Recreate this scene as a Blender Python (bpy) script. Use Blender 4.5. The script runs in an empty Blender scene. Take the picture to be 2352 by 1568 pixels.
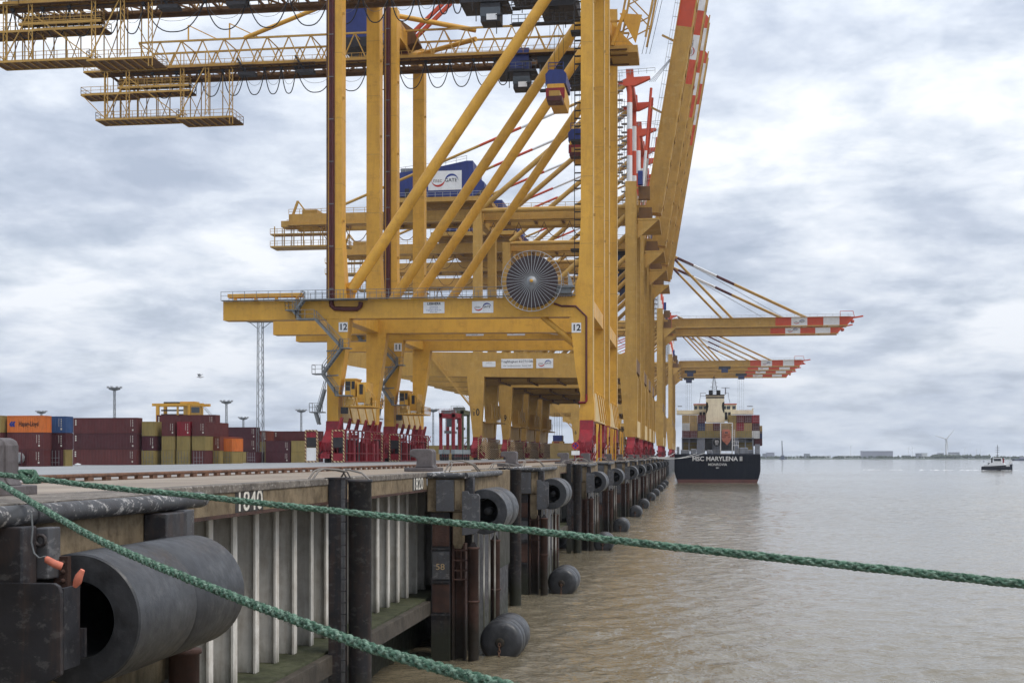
import bpy, math, random
from mathutils import Vector
R = math.radians
random.seed(7)
sc = bpy.context.scene
COL = sc.collection

# ------------------------------------------------------------------ camera
TH = math.atan(417 / 3000.0)              # the camera looks this far to the left of the quay line (+Y)
CT, ST = math.cos(TH), math.sin(TH)
CZ = 0.645                                # eye above the coping; quay top is z = 0
WZ = -7.36                                # water level
cd = bpy.data.cameras.new('camera'); cam = bpy.data.objects.new('camera', cd); COL.objects.link(cam)
cam.location = (0, 0, CZ); cam.rotation_euler = (R(90), 0, TH)
cd.sensor_width = 36; cd.lens = 36 * 3000 / 2352.0; cd.shift_y = 263 / 2352.0
cd.clip_start = 0.1; cd.clip_end = 30000
sc.camera = cam

# ------------------------------------------------------------------ sky, sun, exposure
SUN_EL, SUN_AZ = R(54), R(112)            # azimuth from +Y towards +X: behind the camera, on the water side
w = bpy.data.worlds.new('World'); sc.world = w; w.use_nodes = True
nt = w.node_tree; nt.nodes.clear()
def N(t, typ, **kw):
    n = t.nodes.new(typ)
    for k, v in kw.items():
        if hasattr(n, k): setattr(n, k, v)
        else: n.inputs[k].default_value = v
    return n
def L(t, a, b): t.links.new(a, b)
def vmath(t, op, a=None, b=None):
    n = t.nodes.new('ShaderNodeVectorMath'); n.operation = op
    for i, q in enumerate((a, b)):
        if q is None: continue
        if isinstance(q, (tuple, list)): n.inputs[i].default_value = q
        else: L(t, q, n.inputs[i])
    return n.outputs[0]
def fmath(t, op, a=None, b=None, c=None, clamp=False):
    n = t.nodes.new('ShaderNodeMath'); n.operation = op; n.use_clamp = clamp
    for i, q in enumerate((a, b, c)):
        if q is None: continue
        if isinstance(q, (int, float)): n.inputs[i].default_value = q
        else: L(t, q, n.inputs[i])
    return n.outputs[0]
def ramp(t, fac, stops, interp='LINEAR'):
    n = t.nodes.new('ShaderNodeValToRGB'); e = n.color_ramp.elements; n.color_ramp.interpolation = interp
    while len(e) < len(stops): e.new(0.5)
    for i, (p, c) in enumerate(stops):
        e[i].position = p; e[i].color = (c[0], c[1], c[2], 1) if not isinstance(c, (int, float)) else (c, c, c, 1)
    L(t, fac, n.inputs[0]); return n.outputs[0]
def mixc(t, fac, a, b, mode='MIX'):
    n = t.nodes.new('ShaderNodeMix'); n.data_type = 'RGBA'; n.blend_type = mode
    for k, q in ((0, fac), (6, a), (7, b)):
        if isinstance(q, (int, float)): n.inputs[k].default_value = q
        elif isinstance(q, (tuple, list)): n.inputs[k].default_value = (q[0], q[1], q[2], 1)
        else: L(t, q, n.inputs[k])
    return n.outputs[2]
def noise(t, vec, scale, detail=4, rough=0.55, dist=0.0):
    n = t.nodes.new('ShaderNodeTexNoise'); n.inputs['Scale'].default_value = scale; n.inputs['Detail'].default_value = detail
    n.inputs['Roughness'].default_value = rough; n.inputs['Distortion'].default_value = dist
    L(t, vec, n.inputs['Vector']); return n.outputs['Fac']
sky = N(nt, 'ShaderNodeTexSky'); sky.sky_type = 'NISHITA'; sky.sun_disc = False
sky.sun_elevation = SUN_EL; sky.sun_rotation = SUN_AZ; sky.air_density = 1.2; sky.dust_density = 2.5
clear = vmath(nt, 'SCALE', sky.outputs[0]); clear.node.inputs['Scale'].default_value = 0.10
tc = N(nt, 'ShaderNodeTexCoord'); d = vmath(nt, 'NORMALIZE', tc.outputs['Generated'])
sx = N(nt, 'ShaderNodeSeparateXYZ'); L(nt, d, sx.inputs[0])
up = fmath(nt, 'MAXIMUM', sx.outputs[2], 0.0)
k = fmath(nt, 'DIVIDE', 1.0, fmath(nt, 'ADD', up, 0.22))
flat = vmath(nt, 'MULTIPLY', d, (1, 1, 0)); cn = nt.nodes.new('ShaderNodeVectorMath'); cn.operation = 'SCALE'
L(nt, flat, cn.inputs[0]); L(nt, k, cn.inputs['Scale']); cp = cn.outputs[0]
n1 = noise(nt, vmath(nt, 'ADD', cp, (3.1, 1.7, 0.0)), 1.45, 10, 0.57, 0.1)
n2 = noise(nt, vmath(nt, 'ADD', cp, (9.4, 5.2, 2.0)), 5.2, 10, 0.6, 0.15)
cl = fmath(nt, 'ADD', fmath(nt, 'MULTIPLY', n1, 0.66), fmath(nt, 'MULTIPLY', n2, 0.34))
cloud = ramp(nt, cl, [(0.385, (0.385, 0.44, 0.545)), (0.455, (0.49, 0.545, 0.645)), (0.515, (0.63, 0.68, 0.76)), (0.59, (0.80, 0.83, 0.88))])
hz = fmath(nt, 'MULTIPLY', fmath(nt, 'SUBTRACT', 1.0, up), 1.0)
hz = fmath(nt, 'POWER', hz, 22.0)
cloud = mixc(nt, fmath(nt, 'MULTIPLY', hz, 0.55), cloud, (0.53, 0.595, 0.70))
grad = fmath(nt, 'ADD', 0.90, fmath(nt, 'MULTIPLY', up, 0.75))   # an overcast dome is brighter overhead
cg = nt.nodes.new('ShaderNodeVectorMath'); cg.operation = 'SCALE'; L(nt, cloud, cg.inputs[0]); L(nt, grad, cg.inputs['Scale'])
cover = ramp(nt, n2, [(0.30, 0.86), (0.5, 1.0)])
col = mixc(nt, cover, clear, cg.outputs[0])
bg = N(nt, 'ShaderNodeBackground'); L(nt, col, bg.inputs[0]); bg.inputs[1].default_value = 1.0
wo = N(nt, 'ShaderNodeOutputWorld'); L(nt, bg.outputs[0], wo.inputs[0])

sl = bpy.data.lights.new('sun', 'SUN'); sun = bpy.data.objects.new('sun', sl); COL.objects.link(sun)
sl.energy = 1.5; sl.angle = R(22); sl.color = (1.0, 0.95, 0.88)
sd = Vector((math.sin(SUN_AZ) * math.cos(SUN_EL), math.cos(SUN_AZ) * math.cos(SUN_EL), math.sin(SUN_EL)))
sun.rotation_euler = sd.to_track_quat('Z', 'Y').to_euler(); sun.location = (60, -60, 120)
sc.view_settings.view_transform = 'Standard'; sc.view_settings.look = 'None'; sc.view_settings.gamma = 1
sc.view_settings.exposure = 0.28; sc.view_settings.use_curve_mapping = False
sc.render.film_transparent = False
try:
    sc.cycles.max_bounces = 6; sc.cycles.diffuse_bounces = 3; sc.cycles.glossy_bounces = 3; sc.cycles.volume_bounces = 0
    sc.cycles.use_denoising = True; sc.cycles.use_adaptive_sampling = True; sc.cycles.adaptive_threshold = 0.02
except Exception: pass

# ------------------------------------------------------------------ survey helpers: a sight line (in units of a 2352 px wide picture) cut with a known plane
def ray(px, py):
    u = (px - 1176) / 3000.0; v = (1047 - py) / 3000.0
    return Vector((CT * u - ST, ST * u + CT, v))
def aY(px, py, Y): r = ray(px, py); t = Y / r.y; return Vector((r.x * t, Y, CZ + r.z * t))
def aX(px, py, X): r = ray(px, py); t = X / r.x; return Vector((X, r.y * t, CZ + r.z * t))
def aZ(px, py, Z): r = ray(px, py); t = (Z - CZ) / r.z; return Vector((r.x * t, r.y * t, Z))

# ------------------------------------------------------------------ object helpers
ORG = {}
def tag(o, label=None, cat=None, group=None, kind=None):
    if label: o['label'] = label
    if cat: o['category'] = cat
    if group: o['group'] = group
    if kind: o['kind'] = kind
    return o
def thing(name, label, cat, loc, group=None, kind=None):
    o = bpy.data.objects.new(name, None); COL.objects.link(o); o.location = loc; o.empty_display_size = 0.1
    ORG[o.name] = Vector(loc); return tag(o, label, cat, group, kind)
class MB:
    def __init__(s): s.v = []; s.f = []; s.sm = []; s.mi = []; s.cur = 0
    def add(s, vs, fs, smooth=False):
        b = len(s.v); s.v += [tuple(q) for q in vs]
        for f in fs: s.f.append([b + i for i in f]); s.sm.append(smooth); s.mi.append(s.cur)
        return s
    def box(s, x0, x1, y0, y1, z0, z1):
        vs = [(x, y, z) for z in (z0, z1) for y in (y0, y1) for x in (x0, x1)]
        return s.add(vs, [(0, 2, 3, 1), (4, 5, 7, 6), (0, 1, 5, 4), (2, 6, 7, 3), (0, 4, 6, 2), (1, 3, 7, 5)])
    def prism(s, pts, a0, a1, axis='y'):
        n = len(pts)
        def mk(p, a): return {'y': (p[0], a, p[1]), 'x': (a, p[0], p[1]), 'z': (p[0], p[1], a)}[axis]
        vs = [mk(p, a0) for p in pts] + [mk(p, a1) for p in pts]
        fs = [tuple(range(n)), tuple(range(2 * n - 1, n - 1, -1))] + [(i, n + i, n + (i + 1) % n, (i + 1) % n) for i in range(n)]
        return s.add(vs, fs)
    def frame(s, p, q):
        p, q = Vector(p), Vector(q); z = (q - p).normalized()
        x = z.cross(Vector((0, 0, 1)))
        if x.length < 1e-4: x = Vector((1, 0, 0))
        x.normalize(); return p, q, x, z.cross(x)
    def bar(s, p, q, w, h=None):
        h = h or w; p, q, x, y = s.frame(p, q)
        vs = [c + x * a * w / 2 + y * b * h / 2 for c in (p, q) for a, b in ((-1, -1), (1, -1), (1, 1), (-1, 1))]
        return s.add(vs, [(3, 2, 1, 0), (4, 5, 6, 7)] + [(i, (i + 1) % 4, 4 + (i + 1) % 4, 4 + i) for i in range(4)])
    def tube(s, p, q, r, n=10, r2=None, cap=True):
        p, q, x, y = s.frame(p, q); r2 = r if r2 is None else r2
        vs = [c + (x * math.cos(2 * math.pi * i / n) + y * math.sin(2 * math.pi * i / n)) * rr for c, rr in ((p, r), (q, r2)) for i in range(n)]
        s.add(vs, [(i, (i + 1) % n, n + (i + 1) % n, n + i) for i in range(n)], n > 4)
        if cap: s.add([vs[i] for i in range(n)], [tuple(range(n - 1, -1, -1))]); s.add([vs[n + i] for i in range(n)], [tuple(range(n))])
        return s
    def path(s, pts, r, n=6, closed=False):
        pts = [Vector(p) for p in pts]; m = len(pts); rings = []
        ref = None
        for i, p in enumerate(pts):
            a = pts[max(i - 1, 0)]; b = pts[min(i + 1, m - 1)]; z = (b - a).normalized()
            if ref is None:
                ref = z.cross(Vector((0, 0, 1)))
                if ref.length < 1e-4: ref = Vector((1, 0, 0))
            x = (ref - z * ref.dot(z)).normalized(); ref = x; y = z.cross(x)
            rr = r[i] if isinstance(r, (list, tuple)) else r
            rings.append([p + (x * math.cos(2 * math.pi * k / n) + y * math.sin(2 * math.pi * k / n)) * rr for k in range(n)])
        vs = [q for g in rings for q in g]
        fs = [(i * n + k, i * n + (k + 1) % n, (i + 1) * n + (k + 1) % n, (i + 1) * n + k) for i in range(m - 1) for k in range(n)]
        s.add(vs, fs, True)
        s.add(rings[0], [tuple(range(n - 1, -1, -1))]); s.add(rings[-1], [tuple(range(n))]); return s
    def lathe(s, c, prof, axis='y', n=32, smooth=True, wob=0.0):
        c = Vector(c); vs = []
        for a, r in prof:
            for k in range(n):
                t = 2 * math.pi * k / n; rr = r * (1 + wob * math.sin(3 * t + a))
                o = {'y': (rr * math.cos(t), a, rr * math.sin(t)), 'z': (rr * math.cos(t), rr * math.sin(t), a), 'x': (a, rr * math.cos(t), rr * math.sin(t))}[axis]
                vs.append(c + Vector(o))
        m = len(prof)
        fs = [(i * n + k, i * n + (k + 1) % n, (i + 1) * n + (k + 1) % n, (i + 1) * n + k) for i in range(m - 1) for k in range(n)]
        return s.add(vs, fs, smooth)
    def build(s, name, mat, parent=None, kind=None, label=None, cat=None, group=None, loc=None, bevel=0.0):
        org = ORG[parent.name] if parent else Vector(loc) if loc is not None else Vector(s.v[0])
        me = bpy.data.meshes.new(name); me.from_pydata([tuple(Vector(q) - org) for q in s.v], [], s.f)
        me.polygons.foreach_set('use_smooth', s.sm)
        mats = mat if isinstance(mat, (list, tuple)) else [mat]
        for m in mats: me.materials.append(m)
        if len(mats) > 1: me.polygons.foreach_set('material_index', s.mi)
        me.update()
        o = bpy.data.objects.new(name, me); COL.objects.link(o)
        if parent: o.parent = parent; ORG[o.name] = org
        else: o.location = org; ORG[o.name] = org
        if bevel:
            b = o.modifiers.new('bevel', 'BEVEL'); b.width = bevel; b.segments = 2; b.limit_method = 'ANGLE'
        return tag(o, label, cat, group, kind)
KIDS = {}
def dup(o, off, label=None, parent=None):
    c = o.copy(); COL.objects.link(c)
    if parent: c.parent = parent
    else: c.location = o.location + Vector(off)
    if label: c['label'] = label
    ORG[c.name] = ORG.get(o.name, Vector()) + Vector(off)
    for ch in list(o.children): dup(ch, off, None, c)
    return c
def railing(mb, pts, h=1.1, step=1.8, t=0.055):
    pts = [Vector(p) for p in pts]; up = Vector((0, 0, h))
    for a, b in zip(pts[:-1], pts[1:]):
        mb.bar(a + up, b + up, t); mb.bar(a + up * 0.5, b + up * 0.5, t * 0.8)
        n = max(1, int((b - a).length / step))
        for i in range(n + 1): p = a.lerp(b, i / n); mb.bar(p, p + up, t)
def stairs(parent, p, q, wy, m, name='stair_flight', rail=True):
    """a flight in the XZ plane from p to q, wy deep along Y"""
    p, q = Vector(p), Vector(q); mb = MB(); W = Vector((0, wy, 0))
    mb.bar(p, q, 0.08, 0.28); mb.bar(p + W, q + W, 0.08, 0.28)
    n = max(2, int(abs(q.z - p.z) / 0.3))
    for i in range(1, n):
        c = p.lerp(q, i / n); mb.box(c.x - 0.13, c.x + 0.13, c.y, c.y + wy, c.z - 0.02, c.z + 0.03)
    if rail: railing(mb, [p, q]); railing(mb, [p + W, q + W])
    return mb.build(name, m, parent, kind='stuff')
TXT = {}
def text(s, size, origin, right, upv, m, parent, name='lettering', bold=0.0, align='CENTER', depth=0.0, sx_=1.0):
    key = (s, bold, align)
    if key not in TXT:
        cu = bpy.data.curves.new('t', 'FONT'); cu.body = s; cu.size = 1.0; cu.align_x = align; cu.align_y = 'CENTER'; cu.offset = bold; cu.resolution_u = 3
        o = bpy.data.objects.new('t', cu); COL.objects.link(o); bpy.context.view_layer.update()
        dg = bpy.context.evaluated_depsgraph_get(); me = bpy.data.meshes.new_from_object(o.evaluated_get(dg))
        TXT[key] = ([tuple(v.co) for v in me.vertices], [tuple(p.vertices) for p in me.polygons])
        bpy.data.objects.remove(o); bpy.data.curves.remove(cu); bpy.data.meshes.remove(me)
    vs, fs = TXT[key]; right, upv, origin = Vector(right), Vector(upv), Vector(origin)
    mb = MB(); mb.add([origin + right * v[0] * size * sx_ + upv * v[1] * size for v in vs], fs)
    return mb.build(name, m, parent)
ORD = ['first', 'second', 'third', 'fourth', 'fifth', 'sixth', 'seventh', 'eighth', 'ninth', 'tenth', 'eleventh', 'twelfth', 'thirteenth', 'fourteenth', 'fifteenth', 'sixteenth']

# ------------------------------------------------------------------ materials
def mat(name, c, rough=0.6, metal=0.0, var=0.18, scale=0.6, dirt=None, damt=0.35, streak=0.5, bump=0.0, bscale=8.0, c2=None, spec=0.4, wear=None, wamt=0.0):
    m = bpy.data.materials.new(name); m.use_nodes = True; t = m.node_tree; b = t.nodes['Principled BSDF']
    g = N(t, 'ShaderNodeNewGeometry'); pos = g.outputs['Position']
    a = noise(t, pos, scale, 5, 0.6); c2 = c2 or tuple(q * (1 - 1.6 * var) for q in c)
    hi = tuple(min(1, q * (1 + var)) for q in c)
    colr = ramp(t, a, [(0.3, c2), (0.5, c), (0.72, hi)])
    if dirt:
        st = noise(t, vmath(t, 'MULTIPLY', pos, (2.6, 2.6, 0.30)), 1.3 * max(scale, 0.3) ** 0.5, 6, 0.7, 0.6)
        bl = noise(t, pos, scale * 3.1, 6, 0.65)
        f = fmath(t, 'ADD', fmath(t, 'MULTIPLY', st, streak), fmath(t, 'MULTIPLY', bl, 1 - streak))
        f = ramp(t, f, [(0.46, 0.0), (0.66, damt)])
        colr = mixc(t, f, colr, dirt)
    if wear:
        wn = noise(t, vmath(t, 'MULTIPLY', pos, (1, 1, 1.6)), scale * 5, 7, 0.7)
        colr = mixc(t, ramp(t, wn, [(0.55, 0.0), (0.62, wamt)]), colr, wear)
    L(t, colr, b.inputs['Base Color']); b.inputs['Roughness'].default_value = rough; b.inputs['Metallic'].default_value = metal
    b.inputs['Specular IOR Level'].default_value = spec
    rr = ramp(t, noise(t, pos, scale * 4, 3), [(0.3, max(0.05, rough - 0.12)), (0.7, min(1, rough + 0.12))]); L(t, rr, b.inputs['Roughness'])
    if bump:
        bn = N(t, 'ShaderNodeBump'); bn.inputs['Strength'].default_value = bump; bn.inputs['Distance'].default_value = 0.05
        L(t, noise(t, pos, bscale, 6, 0.65), bn.inputs['Height']); L(t, bn.outputs[0], b.inputs['Normal'])
    return m
M = {}
M['yellow'] = mat('yellow_paint', (0.64, 0.342, 0.045), 0.5, var=0.09, scale=0.16, dirt=(0.30, 0.13, 0.02), damt=0.36, streak=0.5, bump=0.06, wear=(0.33, 0.16, 0.03), wamt=0.25)
M['ochre'] = mat('ochre_paint', (0.46, 0.265, 0.058), 0.6, var=0.09, scale=0.13, dirt=(0.19, 0.10, 0.028), damt=0.42, streak=0.5, wear=(0.58, 0.42, 0.17), wamt=0.22)
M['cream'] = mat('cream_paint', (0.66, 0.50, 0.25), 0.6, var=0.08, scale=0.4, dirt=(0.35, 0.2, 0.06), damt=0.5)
M['girder'] = mat('weathered_girder_and_shade_brown', (0.155, 0.08, 0.028), 0.75, var=0.2, scale=0.3, dirt=(0.07, 0.03, 0.015), damt=0.7)  # weathered girder brown, also used as painted shade on undersides
M['red'] = mat('red_paint', (0.235, 0.011, 0.02), 0.5, var=0.18, scale=0.5, dirt=(0.06, 0.008, 0.010), damt=0.65)
M['darkred'] = mat('dark_red_paint', (0.085, 0.013, 0.012), 0.5, var=0.15, scale=0.6, dirt=(0.02, 0.008, 0.008), damt=0.5)
M['signal'] = mat('signal_red_paint', (0.55, 0.075, 0.03), 0.55, var=0.06, scale=0.2, dirt=(0.25, 0.04, 0.02), damt=0.3)
M['white'] = mat('white_paint', (0.74, 0.74, 0.74), 0.5, var=0.04, scale=0.5, dirt=(0.35, 0.33, 0.3), damt=0.25)
M['shipwhite'] = mat('ship_cream_paint', (0.86, 0.79, 0.60), 0.55, var=0.05, scale=0.3, dirt=(0.4, 0.3, 0.18), damt=0.3)
M['blue'] = mat('navy_blue_paint', (0.02, 0.035, 0.17), 0.45, var=0.12, scale=0.3, dirt=(0.01, 0.012, 0.04), damt=0.4)
M['black'] = mat('black_steel', (0.022, 0.022, 0.026), 0.6, var=0.2, scale=0.8, dirt=(0.05, 0.03, 0.02), damt=0.4)
M['grey'] = mat('galvanised_steel', (0.17, 0.18, 0.185), 0.55, metal=0.2, var=0.12, scale=0.8, dirt=(0.07, 0.06, 0.05), damt=0.4)
M['lightgrey'] = mat('pale_steel', (0.34, 0.35, 0.36), 0.55, metal=0.15, var=0.1, scale=0.8, dirt=(0.12, 0.1, 0.08), damt=0.3)
M['concrete'] = mat('coping_concrete', (0.215, 0.165, 0.105), 0.9, var=0.25, scale=0.9, dirt=(0.06, 0.04, 0.023), damt=0.8, streak=0.34, bump=0.5, bscale=5, spec=0.2)
M['coping'] = mat('dark_coping_concrete', (0.19, 0.165, 0.14), 0.9, var=0.3, scale=1.4, dirt=(0.05, 0.045, 0.045), damt=0.8, streak=0.2, bump=0.6, bscale=4, wear=(0.42, 0.39, 0.35), wamt=0.6, spec=0.2)
M['sheet'] = mat('coated_sheet_pile', (0.045, 0.042, 0.033), 0.75, var=0.15, scale=0.5, dirt=(0.045, 0.04, 0.026), damt=0.55, streak=0.75)
M['flange'] = mat('pale_pile_flange', (0.66, 0.63, 0.575), 0.8, var=0.12, scale=0.8, dirt=(0.24, 0.17, 0.10), damt=0.55, streak=0.6)
M['algae'] = mat('algae_concrete', (0.075, 0.078, 0.045), 0.9, var=0.35, scale=0.9, dirt=(0.025, 0.035, 0.012), damt=0.8, streak=0.3, bump=0.6, bscale=4, spec=0.25)
M['timber'] = mat('weathered_waler', (0.075, 0.062, 0.048), 0.85, var=0.3, scale=1.4, dirt=(0.03, 0.028, 0.02), damt=0.6, streak=0.2, bump=0.4)
M['rubber'] = mat('black_rubber', (0.023, 0.024, 0.027), 0.42, var=0.3, scale=1.3, dirt=(0.06, 0.06, 0.064), damt=0.6, streak=0.35, bump=0.15, bscale=9, spec=0.55, wear=(0.022, 0.022, 0.024), wamt=0.6)
def scuff(m):      # rub marks that run round the cylinder
    t = m.node_tree; b = t.nodes['Principled BSDF']; g = N(t, 'ShaderNodeNewGeometry'); old = b.inputs['Base Color'].links[0].from_socket
    a = noise(t, vmath(t, 'MULTIPLY', g.outputs['Position'], (1.6, 22.0, 1.6)), 1.0, 4, 0.6); c_ = noise(t, g.outputs['Position'], 0.8, 3, 0.5)
    f = fmath(t, 'MULTIPLY', ramp(t, a, [(0.55, 0.0), (0.64, 1.0)]), ramp(t, c_, [(0.45, 0.0), (0.6, 0.75)]))
    x = mixc(t, f, old, (0.012, 0.012, 0.014)); L(t, mixc(t, ramp(t, noise(t, g.outputs['Position'], 1.7, 6, 0.7), [(0.60, 0.0), (0.68, 0.45)]), x, (0.11, 0.105, 0.10)), b.inputs['Base Color'])
scuff(M['rubber'])
M['bore'] = mat('rubber_bore', (0.012, 0.012, 0.013), 0.8, var=0.2, scale=1.0)
M['steel'] = mat('dark_coated_steel', (0.023, 0.023, 0.027), 0.55, var=0.25, scale=0.9, dirt=(0.085, 0.05, 0.035), damt=0.55, streak=0.6, bump=0.1, wear=(0.16, 0.155, 0.15), wamt=0.28)
M['panel'] = mat('grey_coated_panel', (0.072, 0.073, 0.08), 0.6, var=0.15, scale=0.8, dirt=(0.055, 0.04, 0.03), damt=0.6, streak=0.6, wear=(0.24, 0.235, 0.23), wamt=0.4)
M['rustpile'] = mat('rusty_pile_steel', (0.075, 0.038, 0.028), 0.85, var=0.35, scale=1.1, dirt=(0.03, 0.016, 0.012), damt=0.7, streak=0.6, bump=0.4, bscale=10)
M['rust'] = mat('rusty_iron', (0.16, 0.082, 0.05), 0.9, var=0.3, scale=2.5, dirt=(0.055, 0.03, 0.02), damt=0.7, streak=0.2, bump=0.4)
M['pipe'] = mat('chafed_black_pipe', (0.055, 0.056, 0.06), 0.55, var=0.3, scale=1.0, dirt=(0.03, 0.02, 0.018), damt=0.5, streak=0.2, bump=0.15, wear=(0.42, 0.40, 0.38), wamt=0.85)
M['bollard'] = mat('bollard_iron', (0.115, 0.10, 0.10), 0.6, var=0.2, scale=1.6, dirt=(0.045, 0.035, 0.033), damt=0.6, streak=0.3, bump=0.25, bscale=14)
M['rail'] = mat('handrail_steel', (0.20, 0.18, 0.16), 0.6, metal=0.3, var=0.2, scale=2)
M['salmon'] = mat('faded_buoy_foam', (0.62, 0.19, 0.12), 0.7, var=0.15, scale=5, dirt=(0.3, 0.1, 0.07), damt=0.5)
M['glass'] = mat('dark_window_glass', (0.03, 0.04, 0.05), 0.12, var=0.1, scale=0.5, spec=0.8)
M['numeral'] = mat('black_lettering', (0.012, 0.012, 0.014), 0.6, var=0.05)
M['greytext'] = mat('grey_lettering', (0.32, 0.29, 0.27), 0.6, var=0.05)
M['bluetext'] = mat('blue_lettering', (0.02, 0.04, 0.22), 0.6, var=0.05)
M['redtext'] = mat('red_lettering', (0.45, 0.03, 0.02), 0.6, var=0.05)
M['mark'] = mat('chalky_white_lettering', (0.72, 0.68, 0.6), 0.8, var=0.1, scale=4, dirt=(0.35, 0.3, 0.24), damt=0.6, streak=0.3)
M['markback'] = mat('black_marking_field', (0.028, 0.028, 0.03), 0.8, var=0.3, scale=2, dirt=(0.12, 0.09, 0.06), damt=0.5)
M['hull'] = mat('black_hull_paint', (0.004, 0.006, 0.014), 0.5, var=0.15, scale=0.15, dirt=(0.03, 0.03, 0.035), damt=0.3, streak=0.9, spec=0.2)
M['boot'] = mat('boot_topping', (0.13, 0.055, 0.05), 0.7, var=0.15, scale=0.3, dirt=(0.12, 0.05, 0.04), damt=0.5)
M['deckgrey'] = mat('ship_grey_paint', (0.22, 0.235, 0.27), 0.6, var=0.1, scale=0.4, dirt=(0.09, 0.085, 0.08), damt=0.4)
M['lifeboat'] = mat('faded_orange_grp', (0.52, 0.19, 0.13), 0.5, var=0.06, scale=0.6, dirt=(0.35, 0.12, 0.07), damt=0.3)
M['cable'] = mat('black_cable', (0.015, 0.015, 0.018), 0.6, var=0.1)
M['reel'] = mat('wound_cable', (0.05, 0.034, 0.036), 0.75, var=0.12, scale=0.5)
CC = {'maroon': (0.115, 0.026, 0.026), 'maroonb': (0.088, 0.022, 0.026), 'maroonc': (0.135, 0.036, 0.034), 'darkmaroon': (0.072, 0.014, 0.021), 'olive': (0.30, 0.225, 0.075), 'orange': (0.66, 0.17, 0.03), 'cblue': (0.035, 0.085, 0.215),
      'cred': (0.26, 0.014, 0.025), 'rustred': (0.19, 0.048, 0.03), 'cgrey': (0.24, 0.28, 0.30), 'cwhite': (0.62, 0.62, 0.61), 'cnavy': (0.03, 0.04, 0.10), 'tan': (0.40, 0.27, 0.115)}
for n_, c_ in CC.items():
    M[n_] = mat('container_' + n_, c_, 0.6, var=0.10, scale=0.35, dirt=tuple(q * 0.4 + 0.012 for q in c_), damt=0.45, streak=0.7)
def tide(m, z0, c):     # weed and slime up to the tide mark
    t = m.node_tree; b = t.nodes['Principled BSDF']; g = N(t, 'ShaderNodeNewGeometry'); old = b.inputs['Base Color'].links[0].from_socket
    s_ = N(t, 'ShaderNodeSeparateXYZ'); L(t, g.outputs['Position'], s_.inputs[0])
    h = fmath(t, 'ADD', s_.outputs[2], fmath(t, 'MULTIPLY', noise(t, vmath(t, 'MULTIPLY', g.outputs['Position'], (2.5, 2.5, 0.5)), 1.0, 5, 0.65), 1.6))
    f = ramp(t, fmath(t, 'MULTIPLY', fmath(t, 'SUBTRACT', z0 + 0.8, h), 1.1), [(0.0, 0.0), (0.9, 0.88)])
    L(t, mixc(t, f, old, c), b.inputs['Base Color'])
tide(M['sheet'], -4.1, (0.022, 0.026, 0.012)); tide(M['flange'], -4.5, (0.06, 0.058, 0.03)); tide(M['steel'], -5.6, (0.02, 0.022, 0.012)); tide(M['rustpile'], -5.4, (0.02, 0.018, 0.012)); tide(M['concrete'], -2.5, (0.035, 0.035, 0.018)); tide(M['panel'], -5.0, (0.02, 0.02, 0.014))
def hazard():
    m = bpy.data.materials.new('hazard_stripes'); m.use_nodes = True; t = m.node_tree; b = t.nodes['Principled BSDF']
    g = N(t, 'ShaderNodeNewGeometry'); s = N(t, 'ShaderNodeSeparateXYZ'); L(t, g.outputs['Position'], s.inputs[0])
    f = fmath(t, 'FRACT', fmath(t, 'MULTIPLY', fmath(t, 'ADD', fmath(t, 'ADD', s.outputs[0], s.outputs[1]), s.outputs[2]), 2.2))
    L(t, ramp(t, f, [(0.5, (0.55, 0.42, 0.22)), (0.51, (0.10, 0.014, 0.014))], 'CONSTANT'), b.inputs['Base Color']); b.inputs['Roughness'].default_value = 0.6
    return m
M['hazard'] = hazard()
def rope_mat(c):
    return mat('green_mooring_rope', c, 0.85, var=0.35, scale=9, dirt=(0.03, 0.075, 0.045), damt=0.8, streak=0.0, bump=0.6, bscale=160, wear=(0.52, 0.62, 0.50), wamt=0.55, spec=0.2)
M['rope'] = rope_mat((0.085, 0.17, 0.115)); M['rope2'] = rope_mat((0.20, 0.31, 0.23))
def water_mat():
    m = bpy.data.materials.new('river_water'); m.use_nodes = True; t = m.node_tree; b = t.nodes['Principled BSDF']
    g = N(t, 'ShaderNodeNewGeometry'); pos = g.outputs['Position']
    silt = noise(t, pos, 0.012, 3, 0.5)
    L(t, ramp(t, silt, [(0.35, (0.155, 0.128, 0.082)), (0.65, (0.20, 0.174, 0.128))]), b.inputs['Base Color'])
    b.inputs['Roughness'].default_value = 0.06; b.inputs['IOR'].default_value = 1.33; b.inputs['Specular IOR Level'].default_value = 0.5
    pa = vmath(t, 'MULTIPLY', pos, (0.7, 1.0, 1.0))
    def wave(v, sc, amp, dist=0.6):
        n_ = noise(t, v, sc, 2, 0.5, dist)                 # ridged: sharp crests, broad troughs
        n_ = fmath(t, 'SUBTRACT', 1.0, fmath(t, 'ABSOLUTE', fmath(t, 'SUBTRACT', fmath(t, 'MULTIPLY', n_, 2.0), 1.0)))
        return fmath(t, 'MULTIPLY', n_, amp)
    h = wave(vmath(t, 'ADD', pa, (31, 7, 0)), 1.3, 0.20)
    h = fmath(t, 'ADD', h, wave(vmath(t, 'ADD', pos, (11, 47, 0)), 3.2, 0.11))
    h = fmath(t, 'ADD', h, fmath(t, 'MULTIPLY', noise(t, pos, 9.0, 2, 0.5, 0.3), 0.035))
    bn = N(t, 'ShaderNodeBump'); bn.inputs['Strength'].default_value = 1.0; bn.inputs['Distance'].default_value = 0.30
    L(t, h, bn.inputs['Height']); L(t, bn.outputs[0], b.inputs['Normal'])
    return m
M['water'] = water_mat()
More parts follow.
